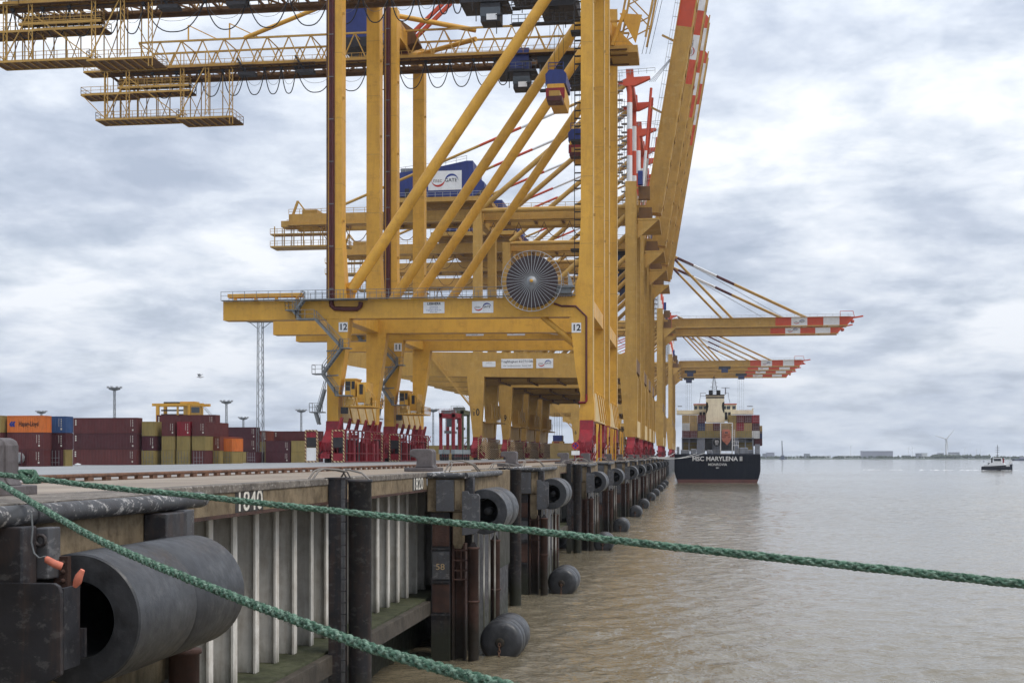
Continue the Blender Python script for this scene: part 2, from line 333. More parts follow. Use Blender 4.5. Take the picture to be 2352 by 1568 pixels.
def deck_mat():
    m = bpy.data.materials.new('quay_paving'); m.use_nodes = True; t = m.node_tree; b = t.nodes['Principled BSDF']
    g = N(t, 'ShaderNodeNewGeometry'); pos = g.outputs['Position']; s = N(t, 'ShaderNodeSeparateXYZ'); L(t, pos, s.inputs[0])
    n1 = noise(t, pos, 0.35, 6, 0.6); n2 = noise(t, vmath(t, 'MULTIPLY', pos, (0.6, 0.05, 1)), 1.0, 4, 0.6)
    edge = ramp(t, n1, [(0.3, (0.135, 0.10, 0.07)), (0.5, (0.235, 0.18, 0.125)), (0.7, (0.31, 0.245, 0.18))])
    yard = ramp(t, n2, [(0.3, (0.15, 0.155, 0.16)), (0.55, (0.235, 0.238, 0.24)), (0.75, (0.30, 0.30, 0.295))])
    f = fmath(t, 'MULTIPLY', fmath(t, 'ADD', s.outputs[0], 17.2), -0.35, clamp=True)
    L(t, mixc(t, f, edge, yard), b.inputs['Base Color']); b.inputs['Roughness'].default_value = 0.55; b.inputs['Specular IOR Level'].default_value = 0.5
    bn = N(t, 'ShaderNodeBump'); bn.inputs['Strength'].default_value = 0.25; bn.inputs['Distance'].default_value = 0.03
    L(t, noise(t, pos, 4, 6, 0.65), bn.inputs['Height']); L(t, bn.outputs[0], b.inputs['Normal'])
    return m
M['deck'] = deck_mat()
M['shore'] = mat('far_shore_green', (0.06, 0.075, 0.045), 0.95, var=0.3, scale=0.02)
M['tree'] = mat('far_tree_green', (0.045, 0.06, 0.03), 0.95, var=0.35, scale=0.06)
M['farhall'] = mat('far_hall_cladding', (0.30, 0.30, 0.36), 0.8, var=0.06, scale=0.02)
M['farwhite'] = mat('far_white_cladding', (0.62, 0.62, 0.62), 0.8, var=0.06, scale=0.02)
M['fargrey'] = mat('far_grey_cladding', (0.24, 0.25, 0.28), 0.8, var=0.1, scale=0.02)
M['foam'] = mat('wake_foam', (0.75, 0.76, 0.76), 0.9, var=0.1, scale=0.3)
M['navy'] = mat('dark_blue_hull', (0.02, 0.03, 0.07), 0.5, var=0.1)
M['sgreen'] = mat('dark_green_paint', (0.075, 0.085, 0.05), 0.6, var=0.2, scale=0.5, dirt=(0.2, 0.19, 0.1), damt=0.4)

# ================================================================== SETTING
XF = -10.4                                 # quay face
def gz(x):                                 # the paving falls gently towards the yard
    P = [(-10.4, 0.0), (-17.0, -0.05), (-48.0, -0.22), (-70.0, -0.5), (-90.0, -0.95), (-900.0, -1.1)]
    if x >= P[0][0]: return 0.0
    for (a, za), (b, zb) in zip(P[:-1], P[1:]):
        if x >= b: return za + (zb - za) * (x - a) / (b - a)
    return P[-1][1]
mb = MB()
xs = [XF, -17.0, -48.0, -70.0, -90.0, -900.0]; ys = [-30, 100, 400, 1700, 4200]
mb.add([(x, y, gz(x)) for y in ys for x in xs], [(j * 6 + i, j * 6 + i + 1, (j + 1) * 6 + i + 1, (j + 1) * 6 + i) for j in range(4) for i in range(5)])
mb.build('quay_paving', M['deck'], kind='structure', label='worn concrete quay paving running back to the yard', loc=(0, 0, 0))
# river: real waves where the ripples can be told apart, a flat sheet with fine relief beyond
import numpy as np
rg_ = np.random.RandomState(11); NW = 64
lam = 0.42 * (5.0 / 0.42) ** rg_.rand(NW); ang = R(-62) + rg_.randn(NW) * 0.75; pha = rg_.rand(NW) * 6.283
amp = lam / 6.283 * (0.115 * 1.414 / math.sqrt(NW)) * np.where(lam > 2.5, 0.7, 1.0)
def wave_h(x, y):
    h = np.zeros_like(x)
    gust = 0.8 + 0.35 * np.sin(x * 0.045 + 1.3 * np.sin(y * 0.021)) * np.sin(y * 0.035 + 0.7 * np.sin(x * 0.05))
    for l_, a_, p_, q_ in zip(lam, ang, pha, amp):
        t_ = 6.283 / l_ * (x * math.cos(a_) + y * math.sin(a_)) + p_
        h += q_ * (np.sin(t_) + 0.28 * np.sin(2 * t_ + 0.6))
    return h * gust
wv, wf, base = [], [], 0
def wpatch(x0, x1, y0, y1, d_):
    global base
    nx, ny = int(round((x1 - x0) / d_)) + 1, int(round((y1 - y0) / d_)) + 1
    X, Y = np.meshgrid(np.linspace(x0, x1, nx), np.linspace(y0, y1, ny)); H = wave_h(X, Y)
    e = np.clip((Y - 560) / 130.0, 0, 1); e2 = np.clip((X - 0.72 * Y + 0) / 40.0, 0, 1); H = H * (1 - e)
    wv.append(np.stack([X, Y, WZ + H], -1).reshape(-1, 3)); k_ = np.arange(nx * ny).reshape(ny, nx)
    wf.append(base + np.stack([k_[:-1, :-1], k_[:-1, 1:], k_[1:, 1:], k_[1:, :-1]], -1).reshape(-1, 4)); base += nx * ny
wpatch(-13, 27, 14, 62, 0.16); wpatch(-13, 60, 62, 140, 0.28); wpatch(27, 60, 14, 62, 0.28)
wpatch(-13, 140, 140, 300, 0.6); wpatch(60, 140, 14, 140, 0.6); wpatch(-13, 330, 300, 690, 1.3); wpatch(140, 330, 14, 300, 1.3)
wv = np.concatenate(wv); wf = np.concatenate(wf)
me = bpy.data.meshes.new('river_water'); me.vertices.add(len(wv)); me.vertices.foreach_set('co', wv.ravel())
me.loops.add(wf.size); me.loops.foreach_set('vertex_index', wf.ravel().astype(np.int32)); me.polygons.add(len(wf)); me.polygons.foreach_set('loop_start', np.arange(0, wf.size, 4, dtype=np.int32)); me.polygons.foreach_set('loop_total', np.full(len(wf), 4, dtype=np.int32))
me.update(calc_edges=True); me.polygons.foreach_set('use_smooth', [True] * len(wf)); me.materials.append(M['water'])
wo_ = bpy.data.objects.new('river_water', me); COL.objects.link(wo_); tag(wo_, 'brown rippled river water beside the quay', kind='structure')
mb = MB(); q_ = WZ - 0.004
for x0, x1, y0, y1 in ((-60, 4200, -60, 14), (-60, -13, 14, 690), (330, 4200, 14, 690), (-60, 4200, 690, 4200)): mb.add([(x0, y0, q_), (x1, y0, q_), (x1, y1, q_), (x0, y1, q_)], [(0, 1, 2, 3)])
mb.build('far_water', M['water'], kind='structure', label='open grey brown river reaching to the far shore', loc=(0, 0, WZ))

# ---- quay wall: coping, king piles with pale flanges, recessed sheets, ledge and waler
SH = [50.5, 75.0, 110.0, 137.0, 172.0, 200.0, 235.0, 263.0, 298.0, 326.0, 361.0, 389.0]; HL = 13.2
qw = thing('quay_wall', 'long quay wall with brown concrete coping and pale vertical pile flanges', 'quay wall', (XF, 0, WZ))
bays = [(22.3, SH[0])] + [(a + HL, b) for a, b in zip(SH[:-1], SH[1:])]
nfl = 0; far = MB()
fl = None
for bi, (a, b) in enumerate(bays):
    n = max(1, round((b - a) / 7.0)); 
    for i in range(n):
        y0, y1 = a + (b - a) * i / n, a + (b - a) * (i + 1) / n - 0.012
        MB().box(XF - 0.45, XF, y0, y1, -0.66, -0.19).build('coping_beam', M['concrete'], qw)
        MB().box(XF - 0.5, XF + 0.035, y0, y1, -0.188, 0.006).build('coping_cap', M['coping'], qw, bevel=0.03)
    MB().box(XF - 0.5, XF + 0.02, a, b, -0.74, -0.662).build('coping_lip', M['rustpile'], qw)
    MB().box(XF - 1.75, XF - 1.55, a, b + HL - 0.02, -5.2, -0.7).build('sheet_wall', M['sheet'], qw)
    MB().box(XF - 1.74, XF - 0.1, a, b + 8, -5.75, -5.0).build('ledge', M['algae'], qw)
    MB().box(XF - 0.098, XF + 0.14, a, b, -5.62, -5.06).build('waler', M['timber'], qw, bevel=0.02)
    MB().box(XF - 1.5, XF - 1.2, a, b + HL - 0.02, WZ - 1.5, -5.76).build('toe_wall', M['steel'], qw)
    y = a + 0.6
    while y < b + (9.0 if bi == 0 else 3.0):
        if nfl < 110:
            m1 = MB().box(XF - 1.545, XF - 0.92, y - 0.03, y + 0.03, -4.99, -0.7).box(XF - 0.92, XF - 0.86, y - 0.145, y + 0.145, -4.99, -0.7)
            if fl is None: fl = m1.build('pile_flange', M['flange'], qw); y_0 = y
            else:
                c = fl.copy(); COL.objects.link(c); c.parent = qw; c.location = (0, y - y_0, 0)
            nfl += 1
        else: far.box(XF - 1.545, XF - 0.92, y - 0.03, y + 0.03, -4.99, -0.7).box(XF - 0.92, XF - 0.86, y - 0.145, y + 0.145, -4.99, -0.7)
        y += 1.65
if far.v: far.build('pile_flange', M['flange'], qw, kind='stuff')
# far continuation past the moored ship
MB().box(XF - 0.5, XF + 0.035, 402.3, 1600, -7.5, 0.0).build('coping_beam', M['steel'], qw)
# metre marks on the face
for s_, px in (('1840', 573), ('1820', 960)):
    c = aX(px, 1130, XF); p = Vector((XF + 0.005, c.y, -0.335))
    wd = 1.95 if s_ == '1840' else 1.95
    f_ = MB().box(XF + 0.001, XF + 0.006, c.y - wd / 2, c.y + wd / 2, -0.655, -0.19 + (0.0 if s_ == '1840' else 0)); 
    fld = f_.build('metre_mark', M['markback'], qw)
    text(s_, 0.66, (XF + 0.012, c.y, -0.425), (0, 1.42, 0), (0, 0, 1), M['mark'], fld, 'numerals', bold=0.012)

# ---- fender piers
def build_pier(S):
    p = thing('fender_pier', 'x', 'fender pier', (XF, S, WZ), 'fender piers along the quay')
    H = MB().box(XF + 0.002, -8.95, S, S + HL, -1.55, -0.02); H.build('pier_head', M['concrete'], p, bevel=0.03)
    MB().box(-10.02, -9.3, S - 0.14, S - 0.004, -1.52, -0.28).build('steel_panel', M['panel'], p, bevel=0.02)
    MB().box(-9.28, -9.06, S - 0.1, S - 0.004, -1.45, -0.3).build('concrete_strip', M['concrete'], p)
    MB().tube((XF, S - 0.1, -0.12), (-8.86, S - 0.1, -0.12), 0.125, 14).build('rubbing_tube', M['pipe'], p)
    MB().tube((-8.86, S - 0.12, -0.12), (-8.86, S + HL - 4.0, -0.12), 0.125, 14).tube((-8.86, S + HL - 4.0, -0.12), (-8.86, S + HL - 3.85, -0.12), 0.125, 14, 0.05).build('rubbing_tube', M['pipe'], p)
    cb = MB().box(-10.25, -9.5, S + 0.1, S + 1.4, WZ - 1.5, -1.56)
    col = cb.build('steel_column', M['steel'], p)
    for z in (-1.95, -3.0, -4.3, -5.6):
        MB().box(-10.27, -9.48, S + 0.02, S + 0.098, z - 0.035, z + 0.035).build('rib', M['steel'], col)
    MB().box(-10.2, -9.52, S + 0.06, S + 0.098, -2.9, -2.05).build('cover_plate', M['rustpile'], col)
    MB().box(-10.2, -9.52, S + 0.06, S + 0.098, -4.2, -3.1).build('cover_plate', M['panel'], col)
    MB().box(-10.2, -9.52, S + 0.06, S + 0.098, -5.5, -4.4).build('cover_plate', M['rustpile'], col)
    g = MB().box(-9.36, -8.98, S + 0.02, S + 0.5, -2.75, -1.56).prism([(-9.36, -2.76), (-8.98, -2.76), (-9.05, -2.98), (-9.3, -2.98)], S + 0.02, S + 0.4)
    g.build('guide_block', M['concrete'], p)
    MB().box(-9.46, -9.36, S + 0.3, S + 0.8, WZ - 1, -1.6).box(-9.0, -8.93, S + 0.3, S + 0.8, WZ - 1, -2.8).box(-9.36, -9.0, S + 0.72, S + 0.8, WZ - 1, -2.98).build('guide_channel', M['rustpile'], p)
    gr = MB()
    for z in (-3.05, -3.45, -3.85, -4.2): gr.bar((-9.4, S + 0.1, z), (-8.7, S + 0.1, z), 0.05)
    for x in (-9.38, -9.05, -8.75): gr.bar((x, S + 0.1, -3.05), (x, S + 0.1, -4.2), 0.05)
    gr.build('pile_collar_frame', M['rustpile'], p, kind='stuff')
    # fender hanger and bracket
    MB().box(-8.93, -8.6, S + 0.25, S + 0.7, -0.9, -0.2).build('hanger', M['steel'], p, bevel=0.02)
    MB().prism([(-8.94, -0.72), (-8.7, -0.72), (-8.66, -0.82), (-8.32, -0.82), (-8.26, -0.9), (-8.26, -2.2), (-8.4, -2.38), (-8.94, -2.45)], S - 0.35, S - 0.25).box(-8.36, -8.27, S - 0.25, S - 0.02, -2.1, -0.9).build('fender_bracket', M['panel'], p, bevel=0.015)
    for y, x in ((S + 0.15, -8.57), (S + 4.8, -8.42)):
        q = MB().lathe((x, y, 0), [(WZ - 1.5, 0.215), (-3.02, 0.215), (-3.0, 0.245), (-2.93, 0.245), (-2.92, 0.0)], 'z', 16)
        q.lathe((x, y, 0), [(-5.1, 0.215), (-5.1, 0.25), (-5.02, 0.25), (-5.02, 0.215)], 'z', 16)
        pl = q.build('guide_pile', M['rustpile'], p)
        MB().prism([(x - 0.16, -2.93), (x + 0.16, -2.93), (x + 0.05, -2.73), (x - 0.05, -2.73)], y - 0.02, y + 0.02).build('lifting_eye', M['steel'], pl)
    wf = MB()
    for i in range(5):
        x = -8.88 + 0.15 * i; wf.box(x, x + 0.06, S + 1.6 + 0.5 * i, S + 1.66 + 0.5 * i, WZ - 1, -2.5)
    wf.build('fender_rail', M['flange'], p, kind='stuff')
    MB().box(-10.2, -9.0, S + 2.4, S + HL - 0.4, WZ - 1.5, -1.56).build('rear_pier', M['steel'], p)
    MB().box(-10.25, -8.97, S + HL - 3.5, S + HL, -4.6, -1.56).build('rear_cap', M['sheet'], p)
    # grab rails on top
    gr = MB()
    for dy in (0, 0.5): gr.path([(-10.3 + 0.2 * dy, S + 3.2 + dy, 0.0), (-10.1, S + 3.5 + dy, 0.42), (-9.7, S + 3.9 + dy, 0.45), (-9.3, S + 4.2 + dy, 0.30), (-9.1, S + 4.5 + dy, 0.0)], 0.035, 6)
    gr.build('grab_rail', M['rail'], p, kind='stuff')
    return p
def build_fender(Y, X=-8.22, Z=-1.56, r=0.9, ln=5.1, lab='x', core=True):
    f = thing('cylindrical_fender', lab, 'fender', (X, Y, Z - r), 'hanging cylindrical rubber fenders')
    ri = 0.53
    pr = [(0.0, ri), (0.0, r - 0.03), (0.03, r), (ln * 0.46, r + 0.012), (ln * 0.496, r + 0.005), (ln * 0.5, r - 0.035), (ln * 0.504, r + 0.005), (ln * 0.54, r + 0.012), (ln - 0.03, r), (ln, r - 0.03), (ln, ri)]
    bd_ = MB(); hl2 = ln * 0.5
    bd_.lathe((X, Y, Z), [(0.0, ri), (0.0, r - 0.025)], 'y', 64, False); bd_.lathe((X, Y, Z), [(0.0, r - 0.025), (0.025, r)], 'y', 64, True)
    bd_.lathe((X, Y, Z), [(0.025, r), (hl2 * 0.5, r + 0.012), (hl2 - 0.06, r + 0.004), (hl2 - 0.008, r - 0.03)], 'y', 64, True); bd_.lathe((X, Y, Z), [(hl2 - 0.008, r - 0.03), (hl2 - 0.008, r - 0.1), (hl2 + 0.008, r - 0.1), (hl2 + 0.008, r - 0.03)], 'y', 64, False)
    bd_.lathe((X, Y, Z), [(hl2 + 0.008, r - 0.03), (hl2 + 0.06, r + 0.004), (hl2 * 1.5, r + 0.012), (ln - 0.025, r)], 'y', 64, True); bd_.lathe((X, Y, Z), [(ln - 0.025, r), (ln, r - 0.025), (ln, ri)], 'y', 64, False)
    bd_.build('rubber_body', M['rubber'], f)
    if not core: MB().lathe((X, Y, Z), [(ln * 0.7, 0.0), (ln * 0.7, ri - 0.01), (ln * 0.74, ri - 0.01), (ln * 0.74, 0.0)], 'y', 24, False).build('bore_shade_disc', M['bore'], f)  # dark disc added inside the empty bore so it reads black
    if core: MB().lathe((X, Y, Z), [(ln * 0.3, 0.0), (ln * 0.3, ri - 0.03), (ln * 0.36, ri - 0.03), (ln * 0.36, 0.0)], 'y', 8, False).lathe((X + 0.1, Y, Z), [(0.15, 0.0), (0.15, 0.16), (ln * 0.3, 0.16)], 'y', 10).build('core_beam', M['bore'], f)
    MB().lathe((X, Y, Z), [(0.004, ri + 0.002), (0.02, ri - 0.004), (ln * 0.5, ri - 0.02), (ln - 0.02, ri - 0.004), (ln - 0.004, ri + 0.002)], 'y', 40, True).build('bore', M['bore'], f)
    return f
def build_float(Y, X=-7.62, lab='x'):
    f = thing('floating_fender', lab, 'fender', (X, Y, WZ), 'floating barrel fenders at the waterline')
    r = 0.86; z = WZ + 0.6; ln = 3.1
    MB().lathe((X, Y, z), [(0.02, 0.0), (0.0, 0.35), (0.02, r - 0.22), (0.07, r - 0.08), (0.2, r - 0.01), (0.5, r + 0.01), (0.52, r - 0.012), (0.54, r + 0.01), (1.1, r + 0.02), (1.12, r - 0.005), (1.14, r + 0.02), (ln - 0.3, r), (ln, r - 0.15), (ln, 0)], 'y', 44, True).build('barrel', M['rubber'], f)
    MB().lathe((X - 0.02, Y, z - 0.02), [(-0.05, 0.05), (-0.06, 0.16), (0.0, 0.2), (0.03, 0.2)], 'y', 14).build('end_flange', M['rustpile'], f)
    ch = MB(); c0 = Vector((X - 0.02, Y - 0.09, z - 0.1))
    for i in range(5):
        c = c0 + Vector((0.0, -0.03 * i, -0.12 * i)); pts = []
        for k in range(9):
            t = 2 * math.pi * k / 8; a = Vector((0.05 * math.cos(t), 0, 0.085 * math.sin(t))) if i % 2 == 0 else Vector((0, 0.05 * math.cos(t), 0.085 * math.sin(t)))
            pts.append(c + a)
        ch.path(pts, 0.016, 5)
    ch.build('chain', M['rust'], f, kind='stuff')
    return f
def nth(i): return ORD[i] if i < len(ORD) else 'far'
p0 = build_pier(SH[0]); f0 = build_fender(SH[0] + 0.75, ln=3.5); b0 = build_float(SH[0] + 0.9)
p0['label'] = 'dark steel fender pier numbered 58 right beside the 1820 mark'
f0['label'] = 'hanging rubber ring fender on the pier numbered 58'
b0['label'] = 'largest floating black barrel fender, below the pier numbered 58'
for i, s_ in enumerate(SH[1:], 1):
    o = (0, s_ - SH[0], 0)
    dup(p0, o, f'dark steel fender pier, {nth(i)} along the quay counting from pier 58 as first')
    dup(f0, o, f'hanging rubber ring fender on the {nth(i)} pier counting from pier 58 as first')
    if i < 11: dup(b0, o, f'floating barrel fender at the {nth(i)} pier counting from pier 58 as first')
text('58', 0.34, (-9.88, SH[0] + 0.05, -3.72), (1, 0, 0), (0, 0, 1), mat('yellowed_lettering', (0.42, 0.30, 0.16), 0.8), p0, 'pier_number', bold=0.004, sx_=1.1)

# ---- the near pier at left with its large fender
n0 = thing('fender_pier', 'nearest concrete fender pier at the left edge carrying the big black fender', 'fender pier', (XF, 10, WZ), 'fender piers along the quay')
MB().box(XF - 0.5, -8.95, 2, 22.3, -3.2, -0.02).build('pier_head', M['concrete'], n0, bevel=0.03)
MB().box(XF - 0.5, -8.97, 2, 22.28, -0.018, 0.008).build('head_cap', M['coping'], n0)
MB().tube((-8.83, 2, -0.14), (-8.83, 22.6, -0.14), 0.14, 20).lathe((-8.83, 0, -0.14), [(22.6, 0.14), (22.72, 0.125), (22.8, 0.08), (22.83, 0.0)], 'y', 20).build('rubbing_tube', M['pipe'], n0)
for y in (12.9, 16.45): MB().lathe((-8.83, y, -0.14), [(0, 0.141), (0, 0.155), (0.05, 0.155), (0.05, 0.141)], 'y', 20).build('tube_clamp', M['steel'], n0)
MB().box(-8.94, -8.55, 15.75, 16.15, -1.15, -0.27).build('hanger', M['steel'], n0, bevel=0.02)
MB().box(-8.6, -8.42, 16.2, 16.55, -0.98, -0.3).build('hanger_plate', M['panel'], n0, bevel=0.02)
MB().lathe((-8.5, 16.16, -0.46), [(0.0, 0.09), (-0.04, 0.09), (-0.04, 0.05), (0, 0.05)], 'y', 14).build('shackle_eye', M['steel'], n0)
MB().prism([(-8.94, -0.98), (-8.1, -0.98), (-8.03, -1.02), (-8.0, -1.1), (-8.0, -2.15), (-8.35, -2.35), (-8.94, -2.45)], 15.72, 15.8).build('fender_bracket', M['steel'], n0, bevel=0.012)
MB().box(-8.06, -8.0, 15.8, 16.25, -2.1, -1.05).build('bracket_cheek', M['steel'], n0)
MB().box(-8.3, -7.94, 16.25, 16.32, -2.0, -1.62).build('bracket_cheek', M['steel'], n0)
ba = MB()
for z in (-0.9, -0.78, -1.02): ba.lathe((-8.36, 16.5, z), [(0, 0.03), (-0.05, 0.03), (-0.05, 0)], 'y', 8)
ba.build('bolt', M['rustpile'], n0, kind='stuff')
MB().box(-8.5, -8.3, 16.5, 16.9, -1.15, -0.7).build('bolted_plate', M['rustpile'], n0)
MB().box(-8.94, -8.55, 20.4, 21.3, -1.1, -0.3).build('hanger', M['steel'], n0, bevel=0.02)
MB().box(-8.94, -8.62, 21.36, 21.8, -1.0, -0.28).build('hanger_plate', M['panel'], n0, bevel=0.02)
MB().box(XF - 0.4, -9.05, 2, 22.1, -7.3, -3.21).build('rear_pier', M['sheet'], n0)
for i in range(5): MB().box(-9.04, -8.98, 15.3 + 1.3 * i, 15.5 + 1.3 * i, -7.4, -3.2).build('pier_rib', M['flange'], n0)
x, y = -8.65, 21.4
q = MB().lathe((x, y, 0), [(WZ - 1, 0.26), (-2.74, 0.26), (-2.73, 0.3), (-2.66, 0.3), (-2.65, 0.0)], 'z', 18); pl = q.build('guide_pile', M['rustpile'], n0)
MB().prism([(x - 0.14, -2.66), (x + 0.14, -2.66), (x + 0.04, -2.48), (x - 0.04, -2.48)], y - 0.02, y + 0.02).build('lifting_eye', M['steel'], pl)
build_fender(16.6, -8.22, -1.56, 0.9, 4.1, 'large black rubber cylinder fender with open bore in left foreground', core=False)
# line and foam floats hanging by the near fender
hl = thing('salmon_float_line', 'thin grey line with salmon foam floats hanging beside the near fender', 'float line', (-8.4, 15.6, -1.2))
MB().path([aY(72, 1178, 15.5), aY(75, 1215, 15.5), aY(72, 1245, 15.5), aY(78, 1270, 15.5), aY(90, 1281, 15.5), aY(104, 1277, 15.5)], 0.012, 6).build('line', M['grey'], hl)
MB().path([aY(105, 1278, 15.6), aY(108, 1284, 15.6), aY(125, 1294, 15.6), aY(142, 1300, 15.65)], [0.02, 0.045, 0.05, 0.05], 10).build('foam_float', M['salmon'], hl)
MB().path([aY(172, 1346, 15.64), aY(178, 1335, 15.62), aY(182, 1322, 15.6), aY(190, 1308, 15.6)], [0.03, 0.055, 0.05, 0.03], 10).build('foam_float', M['salmon'], hl)

# ---- tubular dolphins with ladder
def dolphin(Y, X=-9.5, lab='x'):
    t = thing('ladder_dolphin', lab, 'dolphin pile', (X, Y, WZ), 'ladder dolphins against the quay')
    MB().lathe((X, Y, 0), [(WZ - 1.5, 0.33), (-0.12, 0.33), (-0.1, 0.36), (-0.03, 0.36), (-0.02, 0.0)], 'z', 24).build('tube_pile', M['steel'], t)
    c = MB().box(X - 0.88, X - 0.55, Y - 0.2, Y - 0.14, WZ - 1, -0.02).box(X - 0.88, X - 0.83, Y - 0.14, Y + 0.4, WZ - 1, -0.02).box(X - 0.6, X - 0.55, Y - 0.14, Y + 0.4, WZ - 1, -0.02)
    c.build('guard_channel', M['steel'], t)
    MB().box(X - 0.98, X - 0.36, Y - 0.26, Y + 0.45, -0.02, 0.03).build('top_plate', M['steel'], t)
    for x in (X - 0.53, X - 0.36): MB().box(x - 0.02, x + 0.02, Y - 0.2, Y - 0.14, WZ - 1, -0.02).build('ladder_stile', M['steel'], t)
    rg = None; z = -0.25
    while z > WZ:
        if rg is None: rg = MB().bar((X - 0.53, Y - 0.17, z), (X - 0.36, Y - 0.17, z), 0.035).build('ladder_rung', M['panel'], t); z00 = z
        else:
            c = rg.copy(); COL.objects.link(c); c.parent = t; c.location = (0, 0, z - z00)
        z -= 0.33
    for dx in (0, 0.12):
        MB().path([(X - 1.25 + dx, Y - 0.9, 0.0), (X - 1.15 + dx, Y - 0.7, 0.22), (X - 1.05 + dx, Y - 0.5, 0.28), (X - 0.75 + dx, Y - 0.2, 0.26), (X - 0.5 + dx, Y, 0.2), (X - 0.42 + dx, Y + 0.1, 0.0)], 0.028, 8).build('grab_rail', M['rail'], t)
    MB().path([(X - 0.8, Y + 0.9, 0.03), (X - 0.6, Y + 0.7, 0.26), (X + 0.0, Y + 0.2, 0.16), (X + 0.3, Y + 0.1, -0.08)], 0.028, 8).build('grab_rail', M['rail'], t)
    return t
d0 = dolphin(36.6, lab='black steel ladder pile with bent grab rails between the 1840 and 1820 marks')
dup(d0, (0, 33.0, 0), 'black steel ladder pile between the first and second fender piers past 1820')
dup(d0, (0, 71.0, 0), 'black steel ladder pile just before the third fender pier past 1820')

# ---- bollards
def bollard(Y, X=-11.35, lab='x'):
    t = thing('mooring_bollard', lab, 'bollard', (X, Y, 0), 'iron mooring bollards along the quay edge')
    MB().prism([(X - 0.78, Y - 0.5), (X - 0.5, Y - 0.72), (X + 0.5, Y - 0.72), (X + 0.72, Y - 0.5), (X + 0.72, Y + 0.5), (X + 0.5, Y + 0.72), (X - 0.5, Y + 0.72), (X - 0.78, Y + 0.5)], 0.0, 0.16, 'z').build('base_plate', M['bollard'], t, bevel=0.02)
    out = [(-0.34, 0.16), (-0.27, 0.26), (-0.25, 0.5), (-0.33, 0.58), (-0.5, 0.62), (-0.56, 0.68), (-0.56, 0.86), (-0.5, 0.92), (-0.38, 0.95), (0.28, 0.95), (0.38, 0.91), (0.42, 0.82), (0.42, 0.26), (0.5, 0.16)]
    for y0, y1 in ((-0.46, -0.03), (0.03, 0.46)):
        MB().prism([(X + a, b) for a, b in out], Y + y0, Y + y1).build('horn', M['bollard'], t, bevel=0.06)
    MB().prism([(X + a * 0.9, b * 0.97 + 0.004) for a, b in out], Y - 0.029, Y + 0.029).build('web', M['bollard'], t)
    return t
w0 = bollard(54.6, lab='iron mooring bollard standing above the 1820 mark')
for i, yy in enumerate([20.2, 81, 115, 139, 176, 204, 239, 267, 302, 330, 365, 393]):
    dup(w0, (-0.32 if i == 0 else 0, yy - 54.6, 0), 'large iron bollard at the left edge where the green ropes start' if i == 0 else f'iron mooring bollard, {nth(i)} along the quay counting from the one above the 1820 mark')

# ---- low rusty kerb rail on posts
kb = thing('kerb_rail', 'low rusty kerb rail on short posts running along the quay paving', 'kerb rail', (-16.6, 14, 0))
kz = gz(-16.6)
MB().tube((-16.6, 12, kz + 0.15), (-16.6, 420, kz + 0.15), 0.06, 10).build('rail_pipe', M['rust'], kb)
MB().box(-16.95, -16.75, 12, 420, kz, kz + 0.012).build('rail_plate', M['rust'], kb)
ps = None; fr = MB(); y = 21.0; i = 0
while y < 400:
    if i < 110:
        if ps is None: ps = MB().box(-16.66, -16.54, y, y + 0.34, kz, kz + 0.11).build('kerb_post', M['rust'], kb); y00 = y
        else: c = ps.copy(); COL.objects.link(c); c.parent = kb; c.location = (0, y - y00, 0)
    else: fr.box(-16.66, -16.54, y, y + 0.34, kz, kz + 0.11)
    i += 1; y += 1.09
fr.build('kerb_post', M['rust'], kb, kind='stuff')

# ================================================================== CRANES
def logo(parent, c, wdt, hgt, right=(1, 0, 0), upv=(0, 0, 1), board=True, out=(0, -1, 0), bw=None, name='logo_board', swoosh_scale=1.0):
    """white board with the two-colour swoosh and the words msc GATE; c is the centre on the surface"""
    c = Vector(c); right = Vector(right); upv = Vector(upv); out = Vector(out)
    m = MB()
    if board:
        q = [c + right * a * wdt / 2 + upv * b * hgt / 2 + out * e for e in (0.0, 0.06) for a, b in ((-1, -1), (1, -1), (1, 1), (-1, 1))]
        m.add(q, [(0, 1, 2, 3), (7, 6, 5, 4)] + [(i, (i + 1) % 4, 4 + (i + 1) % 4, 4 + i) for i in range(4)])
        bo = m.build(name, M['white'], parent)
    else: bo = parent
    o = c + out * 0.075
    def cres(sgn, mt):
        vs = []; n = 14
        for i in range(n + 1):
            t = math.pi * (0.02 + 0.98 * i / n); th = 0.10 * math.sin(t * 0.9 + 0.2) * (1 - i / n * 0.75) * hgt * 1.6
            ex, ez = math.cos(math.pi - t) * wdt * 0.20, math.sin(t) * hgt * 0.36
            p = (ex + wdt * 0.20, ez - hgt * 0.02)
            vs.append(o + (right * p[0] + upv * p[1]) * sgn); vs.append(o + (right * p[0] * 0.98 + upv * (p[1] - th - 0.01 * hgt)) * sgn)
        mm = MB(); mm.add(vs, [(2 * i, 2 * i + 2, 2 * i + 3, 2 * i + 1) for i in range(n)])
        return mm.build('swoosh', mt, bo)
    cres(1, M['bluetext']); cres(-1, M['redtext'])
    text('msc', hgt * 0.30, o + out * 0.01 - right * wdt * 0.22, right, upv, M['greytext'], bo, 'lettering', bold=0.02)
    text('GATE', hgt * 0.26, o + out * 0.01 + right * wdt * 0.18, right + upv * 0.0, upv, M['numeral'], bo, 'lettering', bold=0.012)
    return bo
def board(parent, c, wdt, hgt, lines, name='notice_board'):
    c = Vector(c); b = MB().box(c.x - wdt / 2, c.x + wdt / 2, c.y - 0.06, c.y, c.z - hgt / 2, c.z + hgt / 2).build(name, M['white'], parent)
    for s_, size, dz, mt, bold in lines: text(s_, size, (c.x, c.y - 0.07, c.z + dz), (1, 0, 0), (0, 0, 1), mt, b, 'lettering', bold=bold)
    return b
